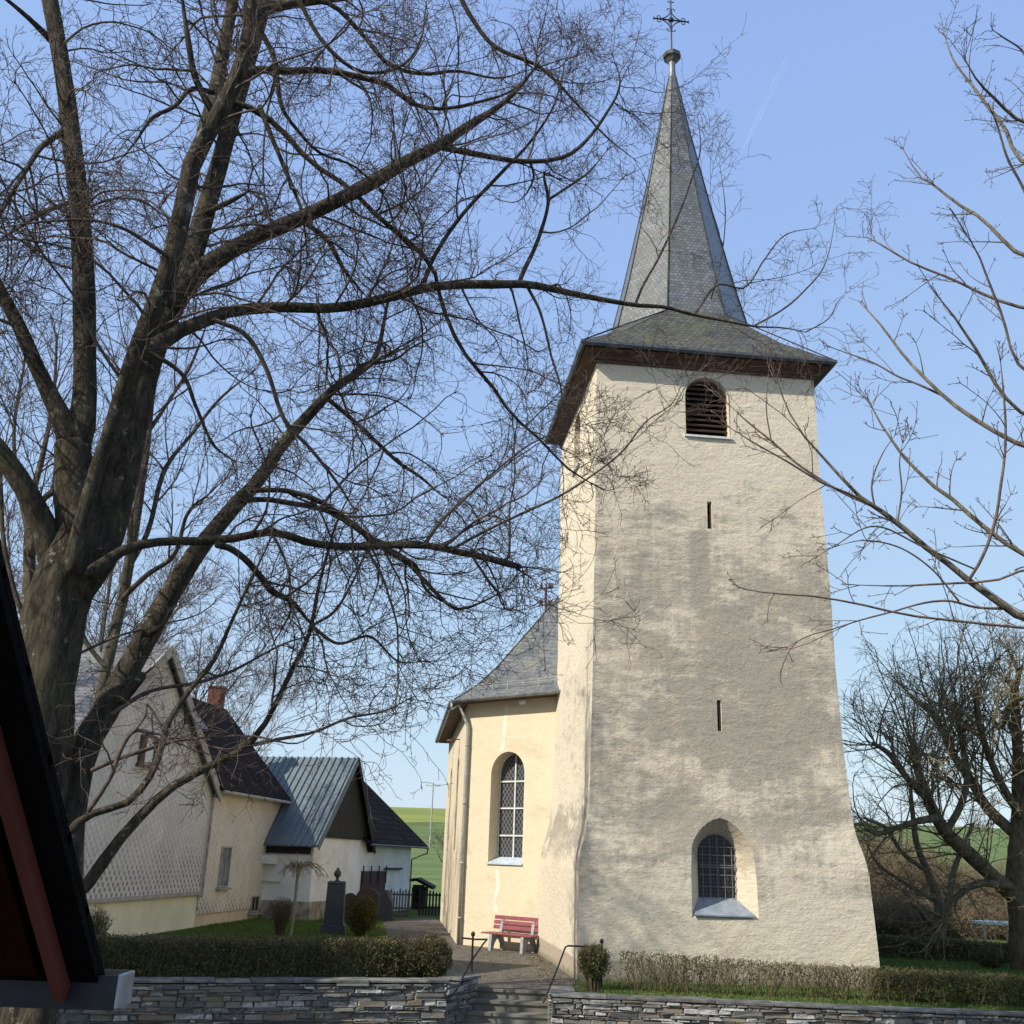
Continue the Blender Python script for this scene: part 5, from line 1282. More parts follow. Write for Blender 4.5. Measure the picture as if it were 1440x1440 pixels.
make_tree('linden_tree', 'large bare tree at the left edge, forked into dark trunks, branches reaching the spire', 'tree', aty(18, 1760, 10.6) * np.array([1, 1, 0]) - Z * .95, A, (BARK, TWIG), 5, lv_main, trunk_n=1)
WS[0] = .88
B = [
 LT([(42, 1700, 66), (48, 1435, 56), (72, 1300, 54), (90, 1200, 50), (104, 1110, 50), (122, 1045, 46), (150, 995, 42), (178, 945, 39), (208, 892, 38), (236, 842, 35), (264, 795, 32), (288, 761, 28), (330, 712, 24), (365, 674, 22), (399, 622, 20), (434, 584, 17), (469, 547, 14), (500, 527, 12), (521, 512, 10), (532, 492, 8), (539, 457, 6), (548, 410, 4)], 10.2, 14.2),
 WS.__setitem__(0, .8) or  LT([(98, 1268, 22), (125, 1240, 22), (150, 1205, 21), (175, 1172, 19), (210, 1135, 17), (240, 1108, 16), (270, 1090, 14), (290, 1080, 14), (320, 1065, 12), (345, 1050, 13), (370, 1022, 10), (390, 985, 9), (410, 943, 9), (428, 908, 8), (438, 880, 8), (447, 830, 6), (460, 780, 5), (475, 730, 4), (500, 680, 2.5)], 10.6, 12.4, .45),
 LT([(92, 1176, 14), (115, 1152, 14), (139, 1141, 13), (180, 1128, 13), (211, 1092, 12), (225, 1058, 12), (230, 1036, 11), (242, 1006, 10), (272, 964, 9), (300, 930, 8), (328, 869, 6), (355, 811, 5), (385, 750, 3)], 10.2, 11.2, .45),
 LT([(130, 1083, 9), (167, 1067, 8), (194, 1058, 8), (222, 1049, 7), (250, 1042, 5), (300, 1036, 5), (361, 1036, 4), (420, 1045, 3), (460, 1015, 2)], 10.5, 11.4, .45),
 LT([(158, 1004, 9), (194, 980, 8), (222, 969, 7), (278, 960, 7), (319, 947, 6), (347, 933, 5), (400, 905, 4), (450, 890, 3)], 10.8, 12.0, .45),
 LT([(125, 1140, 9), (155, 1094, 8), (172, 1050, 8), (189, 1028, 8), (210, 1030, 7), (230, 1034, 6)], 10.2, 10.4, .45),
 LT([(189, 1028, 5), (205, 1005, 5), (206, 990, 5), (222, 1012, 5), (230, 1032, 4)], 10.3, 10.4, .45),
 LT([(521, 512, 6), (556, 505, 5), (580, 488, 4), (620, 470, 2.5)], 13.8, 14.2),
 LT([(460, 560, 8), (490, 585, 8), (530, 622, 7), (560, 650, 6.5), (590, 670, 5.5), (625, 700, 4)], 13.4, 14.2),
 LT([(480, 540, 6), (475, 500, 5), (462, 480, 5), (450, 450, 4.5), (447, 400, 3)], 13.5, 13.8),
 LT([(438, 880, 7), (475, 905, 5.5), (520, 895, 4.5), (560, 930, 3.5), (600, 930, 2.5)], 11.9, 12.6),
 LT([(345, 1050, 8), (390, 1040, 7), (440, 1030, 6), (490, 1010, 5), (540, 1000, 4), (580, 980, 2.5)], 11.6, 12.4, .45),
 LT([(438, 880, 6), (470, 860, 5), (500, 810, 4), (520, 760, 3)], 11.9, 12.4),
 LT([(208, 892, 16), (222, 884, 12), (226, 880, 8)], 11.6, 11.6),
 LT([(170, 985, 22), (190, 962, 18), (200, 950, 16)], 10.9, 10.9),
]
make_tree('linden_tree', 'bare tree leaning right in front of the house, its limbs blotched with pale lichen', 'tree', aty(42, 1700, 10.2) * np.array([1, 1, 0]) - Z * .95, B, (BARK, TWIG), 8, lv_main, trunk_n=1)
# pale thin tree between them and the house
Cc = [
 LT([(105, 1250, 26), (112, 1130, 24), (128, 1040, 20), (150, 940, 18), (161, 892, 19), (172, 842, 19), (180, 800, 18), (194, 712, 16), (208, 608, 13), (215, 549, 10), (232, 470, 8), (250, 380, 6), (268, 290, 4)], 17.5, 18.5),
 LT([(176, 820, 12), (183, 760, 12), (182, 700, 9), (178, 620, 8), (190, 540, 6), (195, 450, 4)], 17.8, 17.5),
 LT([(180, 800, 10), (208, 747, 9), (232, 660, 8), (270, 610, 6), (310, 560, 5), (360, 520, 3)], 18, 19),
 LT([(172, 842, 10), (205, 810, 9), (245, 780, 8), (265, 720, 6), (300, 690, 4)], 17.8, 17.2),
 LT([(208, 608, 8), (240, 560, 6), (270, 510, 5), (300, 430, 3)], 18.2, 18.6),
 LT([(150, 940, 9), (120, 900, 8), (110, 850, 6), (130, 780, 4)], 17.7, 17.3),
]
lv_thin = [
 dict(dens=4.0, l0=.8, l1=2.2, K=9, ang=(25, 55), t0=.2, rel=.55, rmax=.025, rmin=.006, curl=.4, up=.35, S=4),
 dict(dens=5.0, l0=.4, l1=1.1, K=7, ang=(25, 60), t0=.1, rel=.6, rmax=.01, rmin=.005, curl=.5, up=.2, S=3),
 dict(dens=5.0, l0=.15, l1=.5, K=5, ang=(25, 60), t0=.1, rel=.7, rmax=.006, rmin=.004, curl=.5, up=.1, S=3),
]
make_tree('young_tree', 'slender pale-barked bare tree standing between the two big trees and the house', 'tree', aty(105, 1250, 17.5) * np.array([1, 1, 0]), Cc, (BARK2, TWIG2), 3, lv_thin)
Dd = [
 LT([(40, 1250, 26), (38, 1000, 24), (38, 900, 23), (41, 820, 22), (42, 760, 20), (45, 700, 14), (60, 640, 9), (75, 560, 6), (80, 470, 4)], 15.5, 16),
 LT([(42, 780, 12), (60, 705, 10), (78, 690, 12), (100, 684, 8)], 15.6, 15.2),
 LT([(42, 760, 10), (25, 680, 8), (20, 600, 6), (35, 500, 4), (30, 430, 3)], 15.8, 16.5),
 LT([(38, 880, 10), (20, 830, 9), (5, 760, 8), (0, 660, 6), (-10, 560, 4)], 15.5, 15),
]
make_tree('young_tree', 'bare tree with yellow-lichened pale trunk at the far left edge behind the large trunk', 'tree', aty(40, 1250, 15.5) * np.array([1, 1, 0]), Dd, (BARK2, TWIG2), 4, lv_thin)
def sprout_tree(base, H, seed, n=6, spread=.35, r=.14):
    rng = np.random.default_rng(seed); base = np.array(base, float); L = []
    top = base + Z * H * .95 + np.array([*rng.normal(size=2) * .3, 0]); mid = (base + top) / 2 + np.array([*rng.normal(size=2) * .25, 0])
    L.append(([base, base + Z * H * .2, mid, top], [r, r * .85, r * .55, r * .12]))
    for i in range(n):
        z = rng.uniform(.18, .7); a = i * 2.4 + rng.random(); s = base + (mid - base) * z * 2 if z < .5 else mid + (top - mid) * (z - .5) * 2
        ln = H * (1 - z) * rng.uniform(.5, .8); d = np.array([math.cos(a) * spread, math.sin(a) * spread, 1]); d /= np.linalg.norm(d); o = np.array([math.cos(a), math.sin(a), .25])
        L.append(([s, s + o * ln * .25, s + o * ln * .32 + d * ln * .35, s + o * ln * .4 + d * ln], [r * .45, r * .35, r * .22, r * .06]))
    return L
lv_far = [
 dict(dens=3.5, l0=.9, l1=2.6, K=8, ang=(25, 60), t0=.15, rel=.6, rmax=.035, rmin=.012, curl=.4, up=.3, S=4),
 dict(dens=3.5, l0=.5, l1=1.4, K=6, ang=(25, 60), t0=.1, rel=.6, rmax=.016, rmin=.009, curl=.5, up=.15, S=3),
 dict(dens=3.2, l0=.25, l1=.7, K=4, ang=(25, 60), t0=.1, rel=.7, rmax=.01, rmin=.007, curl=.5, up=.1, S=3),
]
for i, (px, Y, H, lb) in enumerate([(8, 30, 13.0, 'tall pale bare tree farthest left behind the house'), (95, 33, 13.5, 'fine-twigged bare tree seen between the left trunks behind the house'), (235, 56, 15, 'distant bare tree rising behind the house chimney')]):
    b_ = aty(px, 1250, Y); b_[2] = 0
    make_tree('bare_tree', lb, 'tree', b_, sprout_tree(b_, H, 40 + i, 9, .55), (BARK2, TWIG2), 50 + i, lv_far, 'bare trees behind the house')

WS[0] = .84
# foreground tree whose boughs enter from the right
RX = aty(1950, 1500, 8.6)
trk = [aty(1900, 1900, 8.6), aty(1890, 1400, 8.6), aty(1880, 1000, 8.6), aty(1860, 600, 8.7), aty(1830, 100, 8.9), aty(1800, -400, 9.1)]
Ff = [(trk, [.20, .18, .16, .13, .09, .04])]
def LR(seq, Y0, Y1): return LT([(1875, seq[0][1] + (seq[0][1] - seq[2][1]) * 1.7, seq[0][2] * 1.9, 8.6), (1660, seq[0][1] + (seq[0][1] - seq[2][1]) * .9, seq[0][2] * 1.4, (8.6 + Y0) / 2)] + [(*q, Y0 + (Y1 - Y0) * i / (len(seq) - 1)) for i, q in enumerate(seq)], 0, 0)
Ff += [
 LR([(1440, 870, 13), (1415, 854, 12.5), (1360, 815, 11), (1323, 784, 10), (1293, 763, 9.5), (1262, 735, 8.5), (1232, 714, 8), (1201, 692, 6), (1170, 656, 4.5), (1140, 625, 3.6), (1115, 590, 3), (1095, 545, 2.2), (1080, 515, 1.4)], 8.4, 8.0),
 LT([(1232, 714, 5), (1180, 690, 4.5), (1125, 655, 4), (1087, 622, 3.6), (1050, 592, 2.8), (1024, 568, 1.6)], 8.1, 8.3),
 LT([(1240, 718, 4.5), (1200, 697, 4), (1155, 678, 3.6), (1107, 649, 3), (1059, 622, 2.4), (1021, 598, 1.5)], 8.1, 7.8),
 LR([(1440, 781, 8), (1406, 757, 8), (1372, 732, 7.5), (1348, 708, 7), (1323, 692, 6.5), (1293, 665, 5.5), (1271, 643, 5), (1250, 613, 4), (1232, 585, 3), (1216, 549, 1.8)], 8.4, 8.8),
 LR([(1440, 627, 8), (1378, 594, 7.5), (1335, 564, 6.5), (1299, 530, 5.5), (1271, 500, 4.5), (1241, 460, 3.6), (1230, 447, 3.2), (1207, 423, 2)], 8.5, 9.2),
 LT([(1323, 555, 4), (1290, 540, 3.6), (1262, 529, 3.2), (1232, 512, 2.8), (1201, 500, 2.4), (1164, 487, 1.5)], 8.9, 9.1),
 LT([(1362, 816, 5.5), (1378, 790, 5.2), (1391, 760, 5), (1402, 720, 4.8), (1406, 692, 4.6), (1413, 640, 4.3), (1414, 597, 4), (1411, 550, 3.2), (1406, 500, 2)], 8.3, 7.8),
 LR([(1440, 582, 6), (1400, 540, 5.5), (1378, 500, 5), (1355, 465, 4.2), (1340, 443, 3.4), (1307, 403, 2)], 8.3, 7.9),
 LR([(1440, 433, 5.5), (1390, 417, 5), (1340, 393, 4.2), (1283, 370, 3.4), (1237, 343, 2.6), (1218, 333, 1.6)], 8.6, 9.0),
 LR([(1440, 360, 7), (1413, 340, 6.5), (1380, 307, 5.5), (1347, 287, 4.8), (1317, 263, 3.8), (1293, 247, 2.8), (1263, 197, 1.5)], 8.7, 9.3),
 LR([(1440, 228, 6.5), (1413, 180, 6), (1387, 147, 5), (1367, 120, 4.2), (1340, 83, 3), (1323, 30, 1.8)], 8.9, 9.4),
 LR([(1440, 172, 6), (1393, 133, 4.6), (1372, 110, 3), (1350, 70, 1.8)], 8.9, 8.5),
 LT([(1500, 420, 6), (1440, 267, 4.5), (1417, 223, 4), (1402, 175, 3.2), (1393, 153, 2)], 8.5, 8.1),
 LT([(1480, 200, 4), (1440, 75, 3.4), (1410, 52, 2.6), (1394, 41, 1.4)], 8.7, 8.4),
 LR([(1440, 883, 4.6), (1354, 874, 4.4), (1277, 865, 4), (1201, 848, 3.6), (1140, 838, 3.2), (1080, 834, 2.4), (1031, 825, 1.4)], 8.0, 7.6),
 LR([(1440, 802, 4.4), (1400, 816, 4.2), (1323, 821, 3.8), (1262, 824, 3), (1186, 822, 1.8)], 8.2, 8.4),
 LT([(1415, 856, 5), (1372, 854, 4.4), (1336, 845, 4), (1299, 848, 3.6), (1256, 860, 3.2), (1210, 872, 2.8), (1170, 885, 2.4), (1135, 895, 2), (1100, 915, 1.3)], 8.4, 8.0),
 LR([(1440, 520, 5), (1408, 440, 4.5), (1392, 400, 4), (1372, 350, 3), (1350, 320, 2)], 8.6, 8.2),
 LT([(1348, 845, 3.4), (1310, 800, 3), (1265, 770, 2.6), (1215, 760, 2.2), (1175, 768, 1.4)], 8.3, 8.1),
 LT([(1230, 714, 3.4), (1226, 680, 3), (1240, 640, 2.4), (1260, 610, 1.5)], 8.1, 8.0),
 LT([(1262, 735, 3.4), (1268, 690, 3), (1265, 650, 2.2), (1270, 620, 1.4)], 8.1, 8.0),
 LT([(1085, 622, 2.6), (1078, 580, 2.2), (1079, 540, 1.6), (1082, 515, 1.1)], 8.2, 8.2),
 LT([(1370, 800, 3), (1300, 770, 3), (1230, 740, 3), (1170, 770, 2), (1145, 785, 1.3)], 8.3, 8.0),
]
lv_r = [
 dict(dens=4.2, l0=.15, l1=.75, K=8, ang=(30, 65), t0=.2, rel=.5, rmax=.008, rmin=.0042, curl=.28, up=.12, S=5),
 dict(dens=8, l0=.05, l1=.26, K=5, ang=(35, 70), t0=.12, rel=.7, rmax=.005, rmin=.003, curl=.35, kink=.08, S=4),
 dict(dens=8.0, l0=.015, l1=.05, K=3, ang=(35, 75), t0=.12, rel=.9, rmax=.0045, rmin=.003, curl=.3, S=4, rtip=.9),
]
make_tree('walnut_tree', 'near bare tree whose knobbly boughs reach into the right side over the tower', 'tree', aty(1900, 1900, 8.6) * np.array([1, 1, 0]) - Z * .95, Ff, (BARKR, TWIGR), 12, lv_r)

# pollard at the right edge
WS[0] = .85
def LG(seq, dy=0): return LT([(a + 20, b, c) for a, b, c in seq], 29.8 + dy, 29.8 + dy)
Gg = [
 LG([(1432, 1375, 68), (1428, 1345, 60), (1424, 1300, 56), (1420, 1255, 56), (1418, 1215, 50), (1418, 1180, 40), (1415, 1130, 27), (1412, 1070, 18), (1408, 1000, 15), (1406, 960, 14)]),
 LT([(1430, 1262, 30), (1402, 1238, 24), (1362, 1200, 24), (1330, 1170, 22), (1312, 1140, 19), (1300, 1110, 16), (1290, 1080, 14), (1284, 1045, 12)], 29.8, 28.2),
 LT([(1318, 1150, 14), (1290, 1155, 11), (1262, 1164, 9), (1235, 1172, 8), (1218, 1166, 6)], 28.6, 28.0),
 LT([(1300, 1120, 12), (1272, 1090, 10), (1250, 1060, 9), (1228, 1045, 6)], 28.4, 27.6),
 LT([(1330, 1170, 12), (1352, 1130, 11), (1360, 1090, 10), (1352, 1040, 9), (1345, 1000, 7)], 28.9, 29.6),
 LT([(1436, 1180, 20), (1392, 1140, 17), (1366, 1100, 14), (1340, 1060, 12), (1322, 1020, 10), (1300, 990, 8)], 29.8, 31),
 LT([(1432, 1190, 26), (1446, 1120, 22), (1470, 1080, 18), (1500, 1000, 12)], 29.8, 29),
 LT([(1432, 1225, 26), (1456, 1190, 22), (1500, 1160, 18), (1560, 1120, 12)], 29.8, 30.5),
 LT([(1436, 1150, 14), (1402, 1090, 12), (1380, 1030, 10), (1372, 985, 8)], 29.6, 28.4),
 LT([(1420, 1246, 16), (1384, 1242, 12), (1358, 1250, 11), (1342, 1266, 10), (1330, 1285, 9), (1326, 1300, 8)], 29.4, 29.2),
 LT([(1408, 1020, 12), (1425, 980, 9), (1435, 940, 7)], 29.8, 29),
]
lv_g = [
 dict(dens=7.5, l0=1.3, l1=3.8, K=9, ang=(20, 80), t0=.12, rel=.7, rmax=.032, rmin=.011, curl=.42, up=.34, S=5, tipbias=.7, lenpow=.15),
 dict(dens=4.2, l0=.4, l1=1.5, K=7, ang=(25, 75), t0=.12, rel=.6, rmax=.014, rmin=.007, curl=.6, up=.08, S=4),
 dict(dens=3.4, l0=.15, l1=.45, K=4, ang=(30, 65), t0=.15, rel=.7, rmax=.009, rmin=.0055, curl=.4, S=3),
]
make_tree('pollard_tree', 'thick-trunked old pollard tree at the right edge bristling with long straight shoots', 'tree', aty(1452, 1375, 29.8) * np.array([1, 1, 0]), Gg, (BARKG, TWIGG), 21, lv_g)
def weep(P, R, rng, n): pass
Hh = [
 LT([(1322, 1342, 26), (1320, 1318, 22), (1322, 1290, 20), (1318, 1262, 15), (1304, 1225, 12), (1290, 1190, 10), (1284, 1150, 8), (1280, 1100, 5)], 36, 36),
 LT([(1322, 1290, 14), (1334, 1262, 11), (1340, 1230, 10), (1350, 1200, 8), (1368, 1160, 5)], 36, 36.5),
 LT([(1318, 1305, 12), (1302, 1292, 9), (1292, 1278, 7), (1280, 1270, 4)], 36, 35),
 LT([(1304, 1225, 8), (1270, 1200, 7), (1245, 1165, 6), (1215, 1150, 4)], 36, 36),
 LT([(1320, 1270, 8), (1270, 1240, 6), (1235, 1215, 5), (1215, 1180, 3)], 36, 37),
]
make_tree('orchard_tree', 'smaller forked bare tree behind the low clipped hedge right of the tower', 'tree', aty(1322, 1342, 36) * np.array([1, 1, 0]), Hh, (BARKG, TWIGG), 22, [
 dict(dens=2.6, l0=.8, l1=2.2, K=8, ang=(25, 70), t0=.2, rel=.6, rmax=.03, rmin=.012, curl=.5, up=.15, S=4),
 dict(dens=2.8, l0=.4, l1=1.2, K=6, ang=(25, 65), t0=.1, rel=.6, rmax=.014, rmin=.008, curl=.6, S=3),
 dict(dens=3.0, l0=.2, l1=.6, K=4, ang=(25, 65), t0=.1, rel=.7, rmax=.009, rmin=.006, curl=.6, S=3)])

# ------------------------------------------------------------------ shrubs and hedges
def leaves(rng, pts, size, tones, flat=0.0):
    n = len(pts); a = unit(rng.normal(size=(n, 3))); b = unit(np.cross(a, unit(rng.normal(size=(n, 3)))))
    s = (size * rng.uniform(.6, 1.3, n))[:, None]
    V = np.stack([pts - a * s - b * s * .5 * 0, pts - b * s * .55, pts + a * s, pts + b * s * .55], 1).reshape(-1, 3)
    F = np.arange(n * 4).reshape(n, 4); return V, F, tones
LEAF_D = leaf_mat('dark_hedge_leaves', [(.055, .055, .022), (.095, .095, .038), (.14, .125, .055), (.19, .14, .08)])
LEAF_O = leaf_mat('olive_hedge_leaves', [(.035, .045, .014), (.075, .085, .028), (.13, .12, .05), (.17, .135, .075)])
LEAF_G = leaf_mat('dry_shrub_leaves', [(.08, .075, .03), (.16, .13, .05), (.24, .18, .08), (.30, .22, .12)])
GRASS = leaf_mat('grass_blades', [(.04, .09, .012), (.08, .16, .02), (.13, .22, .04), (.18, .22, .08)], trans=.35)
STEM = bark_mat('hedge_stems', (.19, .155, .085), (.10, .08, .045), None, 0, True)
STEML = bark_mat('pale_shrub_stems', (.30, .24, .14), (.17, .13, .08), None, 0, True)
def hedge(name, P0, P1, depth, z0, z1, label, seed, dens, leaf, lsize=.028, stem_d=60, bare=0.0, cat='hedge', topfuzz=.05, group=None, z1b=None):
    rng = np.random.default_rng(seed); P0 = np.array(P0, float); P1 = np.array(P1, float); L = np.linalg.norm(P1 - P0); d = (P1 - P0) / L; bk = np.cross(Z, d)
    z1b = z1 if z1b is None else z1b
    t = thing(name, (P0 + P1) / 2 + Z * z0, label, cat, group)
    n = int(L * stem_d); s = rng.random(n) * L; q = rng.random(n) * depth
    zt = z1 + (z1b - z1) * s / L + rng.normal(size=n) * topfuzz
    b = P0 + s[:, None] * d + q[:, None] * bk; K = 7; Pp = np.zeros((n, K, 3)); h = (zt - z0) * rng.uniform(.75, 1.0, n)
    lean = rng.normal(size=(n, 2)) * .14
    for k_ in range(K):
        f = k_ / (K - 1); Pp[:, k_] = b + Z * (z0 - .02 + h * f)[:, None]; Pp[:, k_, :2] += lean * f + rng.normal(size=(n, 2)) * .018 * (k_ > 0)
    Rr = (rng.uniform(.004, .009, n))[:, None] * np.linspace(1.2, .5, K)[None]
    q1, r1 = grow(Pp, Rr, rng, dens=9, l0=.12, l1=.35, K=4, ang=(20, 60), t0=.2, rel=.7, rmax=.004, rmin=.003, curl=.5, up=.25)
    # clip to the hedge box
    loc = (q1[:, -1] - P0); ss = loc @ d; dd = loc @ bk; ok = (q1[:, -1, 2] < z1 + (z1b - z1) * ss / L + topfuzz * 1.5) & (dd > -.06) & (dd < depth + .06) & (ss > -.05) & (ss < L + .05)
    q1, r1 = q1[ok], r1[ok]
    mesh_quads('stems', [tubes(Pp, Rr, 3), tubes(q1, r1, 3)], STEM, t)
    m = int(L * dens); s = rng.random(m) * L; q = rng.random(m); q = np.where(rng.random(m) < .5, q, np.where(rng.random(m) < .5, q * .22, 1 - q * .22)) * depth
    top = z1 + (z1b - z1) * s / L
    f = rng.random(m) ** (.75 - .45 * bare); z = z0 + (top - z0) * f + rng.normal(size=m) * .015
    clump = np.sin(s * 9 + 3 * np.sin(s * 2.3 + seed)) * .5 + np.sin(z * 14 + s * 5) * .3
    keep = rng.random(m) < (1 - bare * .75 + clump * .2)
    pts = (P0 + s[:, None] * d + q[:, None] * bk); pts[:, 2] = z; pts = pts[keep]; tn = np.clip(.35 + .22 * clump[keep] + .3 * rng.normal(size=keep.sum()) + .25 * (f[keep] > .88), 0, 1)
    V, F, tn = leaves(rng, pts, lsize, tn)
    mesh_quads('foliage', [(V, F)], leaf, t, False, tn)
    return t
def lwp(x, off): # point behind the left wall front
    d = unit(LW1 - LW0); bk = np.cross(Z, d); return LW1 - d * x + bk * off
hedge('hedge', lwp(8.2, .55), lwp(.8, .55), .75, .12, .87, 'long dark clipped hedge in shade above the left stone wall', 1, 5200, LEAF_D, .026, 60, .05)
def ball(name, c, rx, rz_, z0, label, seed, n, leaf, cat='shrub', lsize=.024, stem=STEM, trunk=0.25, ns=140, shell=.55):
    rng = np.random.default_rng(seed); c = np.array(c, float); t = thing(name, c, label, cat)
    u = unit(rng.normal(size=(n, 3))); rr_ = (shell + (1 - shell) * rng.random(n)) * (1 + .07 * np.sin(u[:, 0] * 7 + seed) * np.cos(u[:, 2] * 6))
    pts = u * rr_[:, None] * np.array([rx, rx, rz_]) + c + Z * (z0 + rz_)
    tn = np.clip(.4 + .25 * np.sin(pts[:, 0] * 17) * np.sin(pts[:, 2] * 15) + .25 * rng.normal(size=n), 0, 1)
    V, F, tn = leaves(rng, pts, lsize, tn); mesh_quads('foliage', [(V, F)], leaf, t, False, tn)
    a = rng.random(ns) * 6.283; q = rng.random(ns) ** .5; K = 7; P = np.zeros((ns, K, 3)); e = unit(np.stack([np.cos(a) * q * 1.3, np.sin(a) * q * 1.3, .35 + rng.random(ns)], 1))
    tgt = c + Z * (z0 + rz_) + e * np.array([rx, rx, rz_]) * rng.uniform(.7, 1.06, ns)[:, None]; bs = c + np.stack([np.cos(a) * q * rx * trunk, np.sin(a) * q * rx * trunk, a * 0 - .02], 1)
    for k_ in range(K):
        f = k_ / (K - 1); P[:, k_] = bs + (tgt - bs) * f; P[:, k_, :2] += (tgt - bs)[:, :2] * (f ** 2 - f) * .5; P[:, k_] += rng.normal(size=(ns, 3)) * .012 * (k_ > 0)
    R_ = np.full((ns, 1), .006) * np.linspace(1.3, .5, K)[None]
    q1, r1 = grow(P, R_, rng, dens=8, l0=.08, l1=.22, K=4, t0=.35, rel=.7, rmax=.004, rmin=.003, curl=.5, up=.1)
    mesh_quads('stems', [tubes(P, R_, 3), tubes(q1, r1, 3)], stem, t); return t
ball('round_shrub', (-1.27, 21.35, 0), .44, .44, .10, 'dense dark rounded bush at the hedge end by the left rail', 3, 9000, LEAF_D, lsize=.022, trunk=.5)
ball('twiggy_shrub', (-1.78, 21.2, 0), .42, .42, .08, 'sparse brown twiggy bush joining hedge and dark bush', 4, 1300, LEAF_O, ns=260)
ball('round_shrub', (1.92, 21.9, 0), .34, .34, .18, 'small twiggy ball bush at the right end of the steps', 5, 2300, LEAF_O, trunk=.35, ns=240)
hedge('hedge', (2.45, 21.75, 0), (7.4, 21.55, 0), .5, -.02, .72, 'sparse sunlit brown hedge along the foot of the tower', 6, 1700, LEAF_O, .024, 55, .7, z1b=.58, topfuzz=.07)
hedge('hedge', (7.4, 21.5, 0), (12.5, 21.2, 0), .75, -.02, .58, 'thick olive hedge on the right above the stone wall', 7, 4200, LEAF_O, .026, 70, .15, z1b=.52)
hedge('low_hedge', (8.6, 33.2, 0), (15.3, 31.6, 0), .6, -.02, .66, 'dark clipped hedge in shade behind the tower lawn', 9, 2600, LEAF_D, .035, 40, .1, z1b=.52)
ball('round_shrub', onz(1395, 1362), .36, .26, .0, 'low dark round bush beside the pollard trunk', 10, 3500, LEAF_D, lsize=.03)
ball('conifer_shrub', onz(506, 1318), .50, .58, .06, 'round reddish-green bush beside the grave monument', 12, 9000, leaf_mat('reddish_bush', [(.05, .05, .015), (.09, .075, .02), (.14, .10, .035), (.17, .10, .05)]), lsize=.028, shell=.4)
c_ = onz(393, 1316)
ball('bare_shrub', c_, .42, .5, .1, 'small dark leafless shrub left of the white-stemmed tree', 13, 350, LEAF_O, ns=170, lsize=.02, trunk=.3)
c_ = onz(133, 1335); ball('bare_shrub', aty(128, 1330, 22.5) * [1, 1, 0], .4, .55, .1, 'small reddish shrub at the left end of the hedge', 14, 700, LEAF_O, ns=150, lsize=.02)
# little weeping tree
rng = np.random.default_rng(77)
wb = onz(408, 1318); wt0 = aty(420, 1222, wb[1]); n = 26; K = 9; P = np.zeros((n, K, 3)); a = rng.random(n) * 6.283; ln = rng.uniform(.35, 1.0, n); ln *= np.where(np.cos(a) > 0, 1.25, .9)
for k_ in range(K):
    f = k_ / (K - 1); P[:, k_] = wt0 + np.stack([np.cos(a) * ln * f, np.sin(a) * ln * f, .30 * np.sin(f * 3.0) * (ln * .8) - .22 * f * f * ln], 1) + rng.normal(size=(n, 3)) * .015 * (k_ > 0)
t = thing('weeping_tree', wb, 'little grafted tree with white stem and drooping pale twigs on the lawn', 'tree')
V, F, _, _ = solid_limb([wb, wb * .6 + wt0 * .4 + [.02, 0, 0], wt0 * .8 + wb * .2, wt0], [.055, .045, .045, .06], 14, 10, rng)
mesh_quads('trunk', [(V, F)], bark_mat('white_stem', (.42, .38, .27), (.26, .22, .15), (.5, .48, .36), .5), t)
R_ = np.linspace(.022, .006, K)[None] * np.ones((n, 1)); q1, r1 = grow(P, R_, rng, dens=7, l0=.15, l1=.45, K=5, t0=.2, rel=.7, rmax=.009, rmin=.006, curl=1.2, up=.05)
mesh_quads('crown', [tubes(P, R_, 4), tubes(q1, r1, 3)], STEML, t)
# thicket behind the churchyard on the right, tree at the field edge
THK = bark_mat('thicket_twigs', (.25, .19, .12), (.13, .10, .065), None, 0, True)
def thicket(c, r, h, label, seed, n=150, mat=None, lf=None, nl=0, group='shrubs of the thicket behind the churchyard'):
    rng = np.random.default_rng(seed); c = np.array(c, float); t = thing('thicket_shrub', c, label, 'shrub', group)
    a = rng.random(n) * 6.283; q = rng.random(n) ** .5; K = 8; P = np.zeros((n, K, 3)); hh = h * (.45 + .55 * rng.random(n)) * (1 - .35 * q ** 2)
    for k_ in range(K):
        f = k_ / (K - 1); P[:, k_] = c + np.stack([np.cos(a) * q * r * (.25 + .75 * f ** .8), np.sin(a) * q * r * (.25 + .75 * f ** .8), hh * f - .05], 1) + rng.normal(size=(n, 3)) * .06 * (k_ > 0)
    R_ = np.linspace(.022, .008, K)[None] * np.ones((n, 1))
    q1, r1 = grow(P, R_, rng, dens=2.6, l0=.4, l1=1.1, K=5, t0=.1, rel=.7, rmax=.013, rmin=.009, curl=.9, up=-.05)
    q2, r2 = grow(q1, r1, rng, dens=2.6, l0=.2, l1=.5, K=4, t0=.1, rel=.8, rmax=.010, rmin=.007, curl=.9)
    mesh_quads('stems', [tubes(P, R_, 3), tubes(q1, r1, 3), tubes(q2, r2, 3)], mat or THK, t)
    if nl:
        u = rng.random((nl, 3)); aa = u[:, 0] * 6.283; qq = u[:, 1] ** .5
        pts = c + np.stack([np.cos(aa) * qq * r, np.sin(aa) * qq * r, h * .85 * u[:, 2] * (1 - .4 * qq ** 2)], 1)
        V, F, tn = leaves(rng, pts, .05, rng.random(nl)); mesh_quads('foliage', [(V, F)], lf or LEAF_G, t, False, tn)
thk = [(1225, 54, 2.8, 4.6), (1272, 56, 2.9, 4.4), (1245, 61, 3.2, 5.2), (1312, 57, 2.7, 3.6), (1352, 58, 2.7, 3.1), (1392, 60, 2.8, 3.2), (1432, 58, 2.8, 3.1), (1205, 58, 2.8, 4.8), (1475, 60, 2.8, 3.4)]
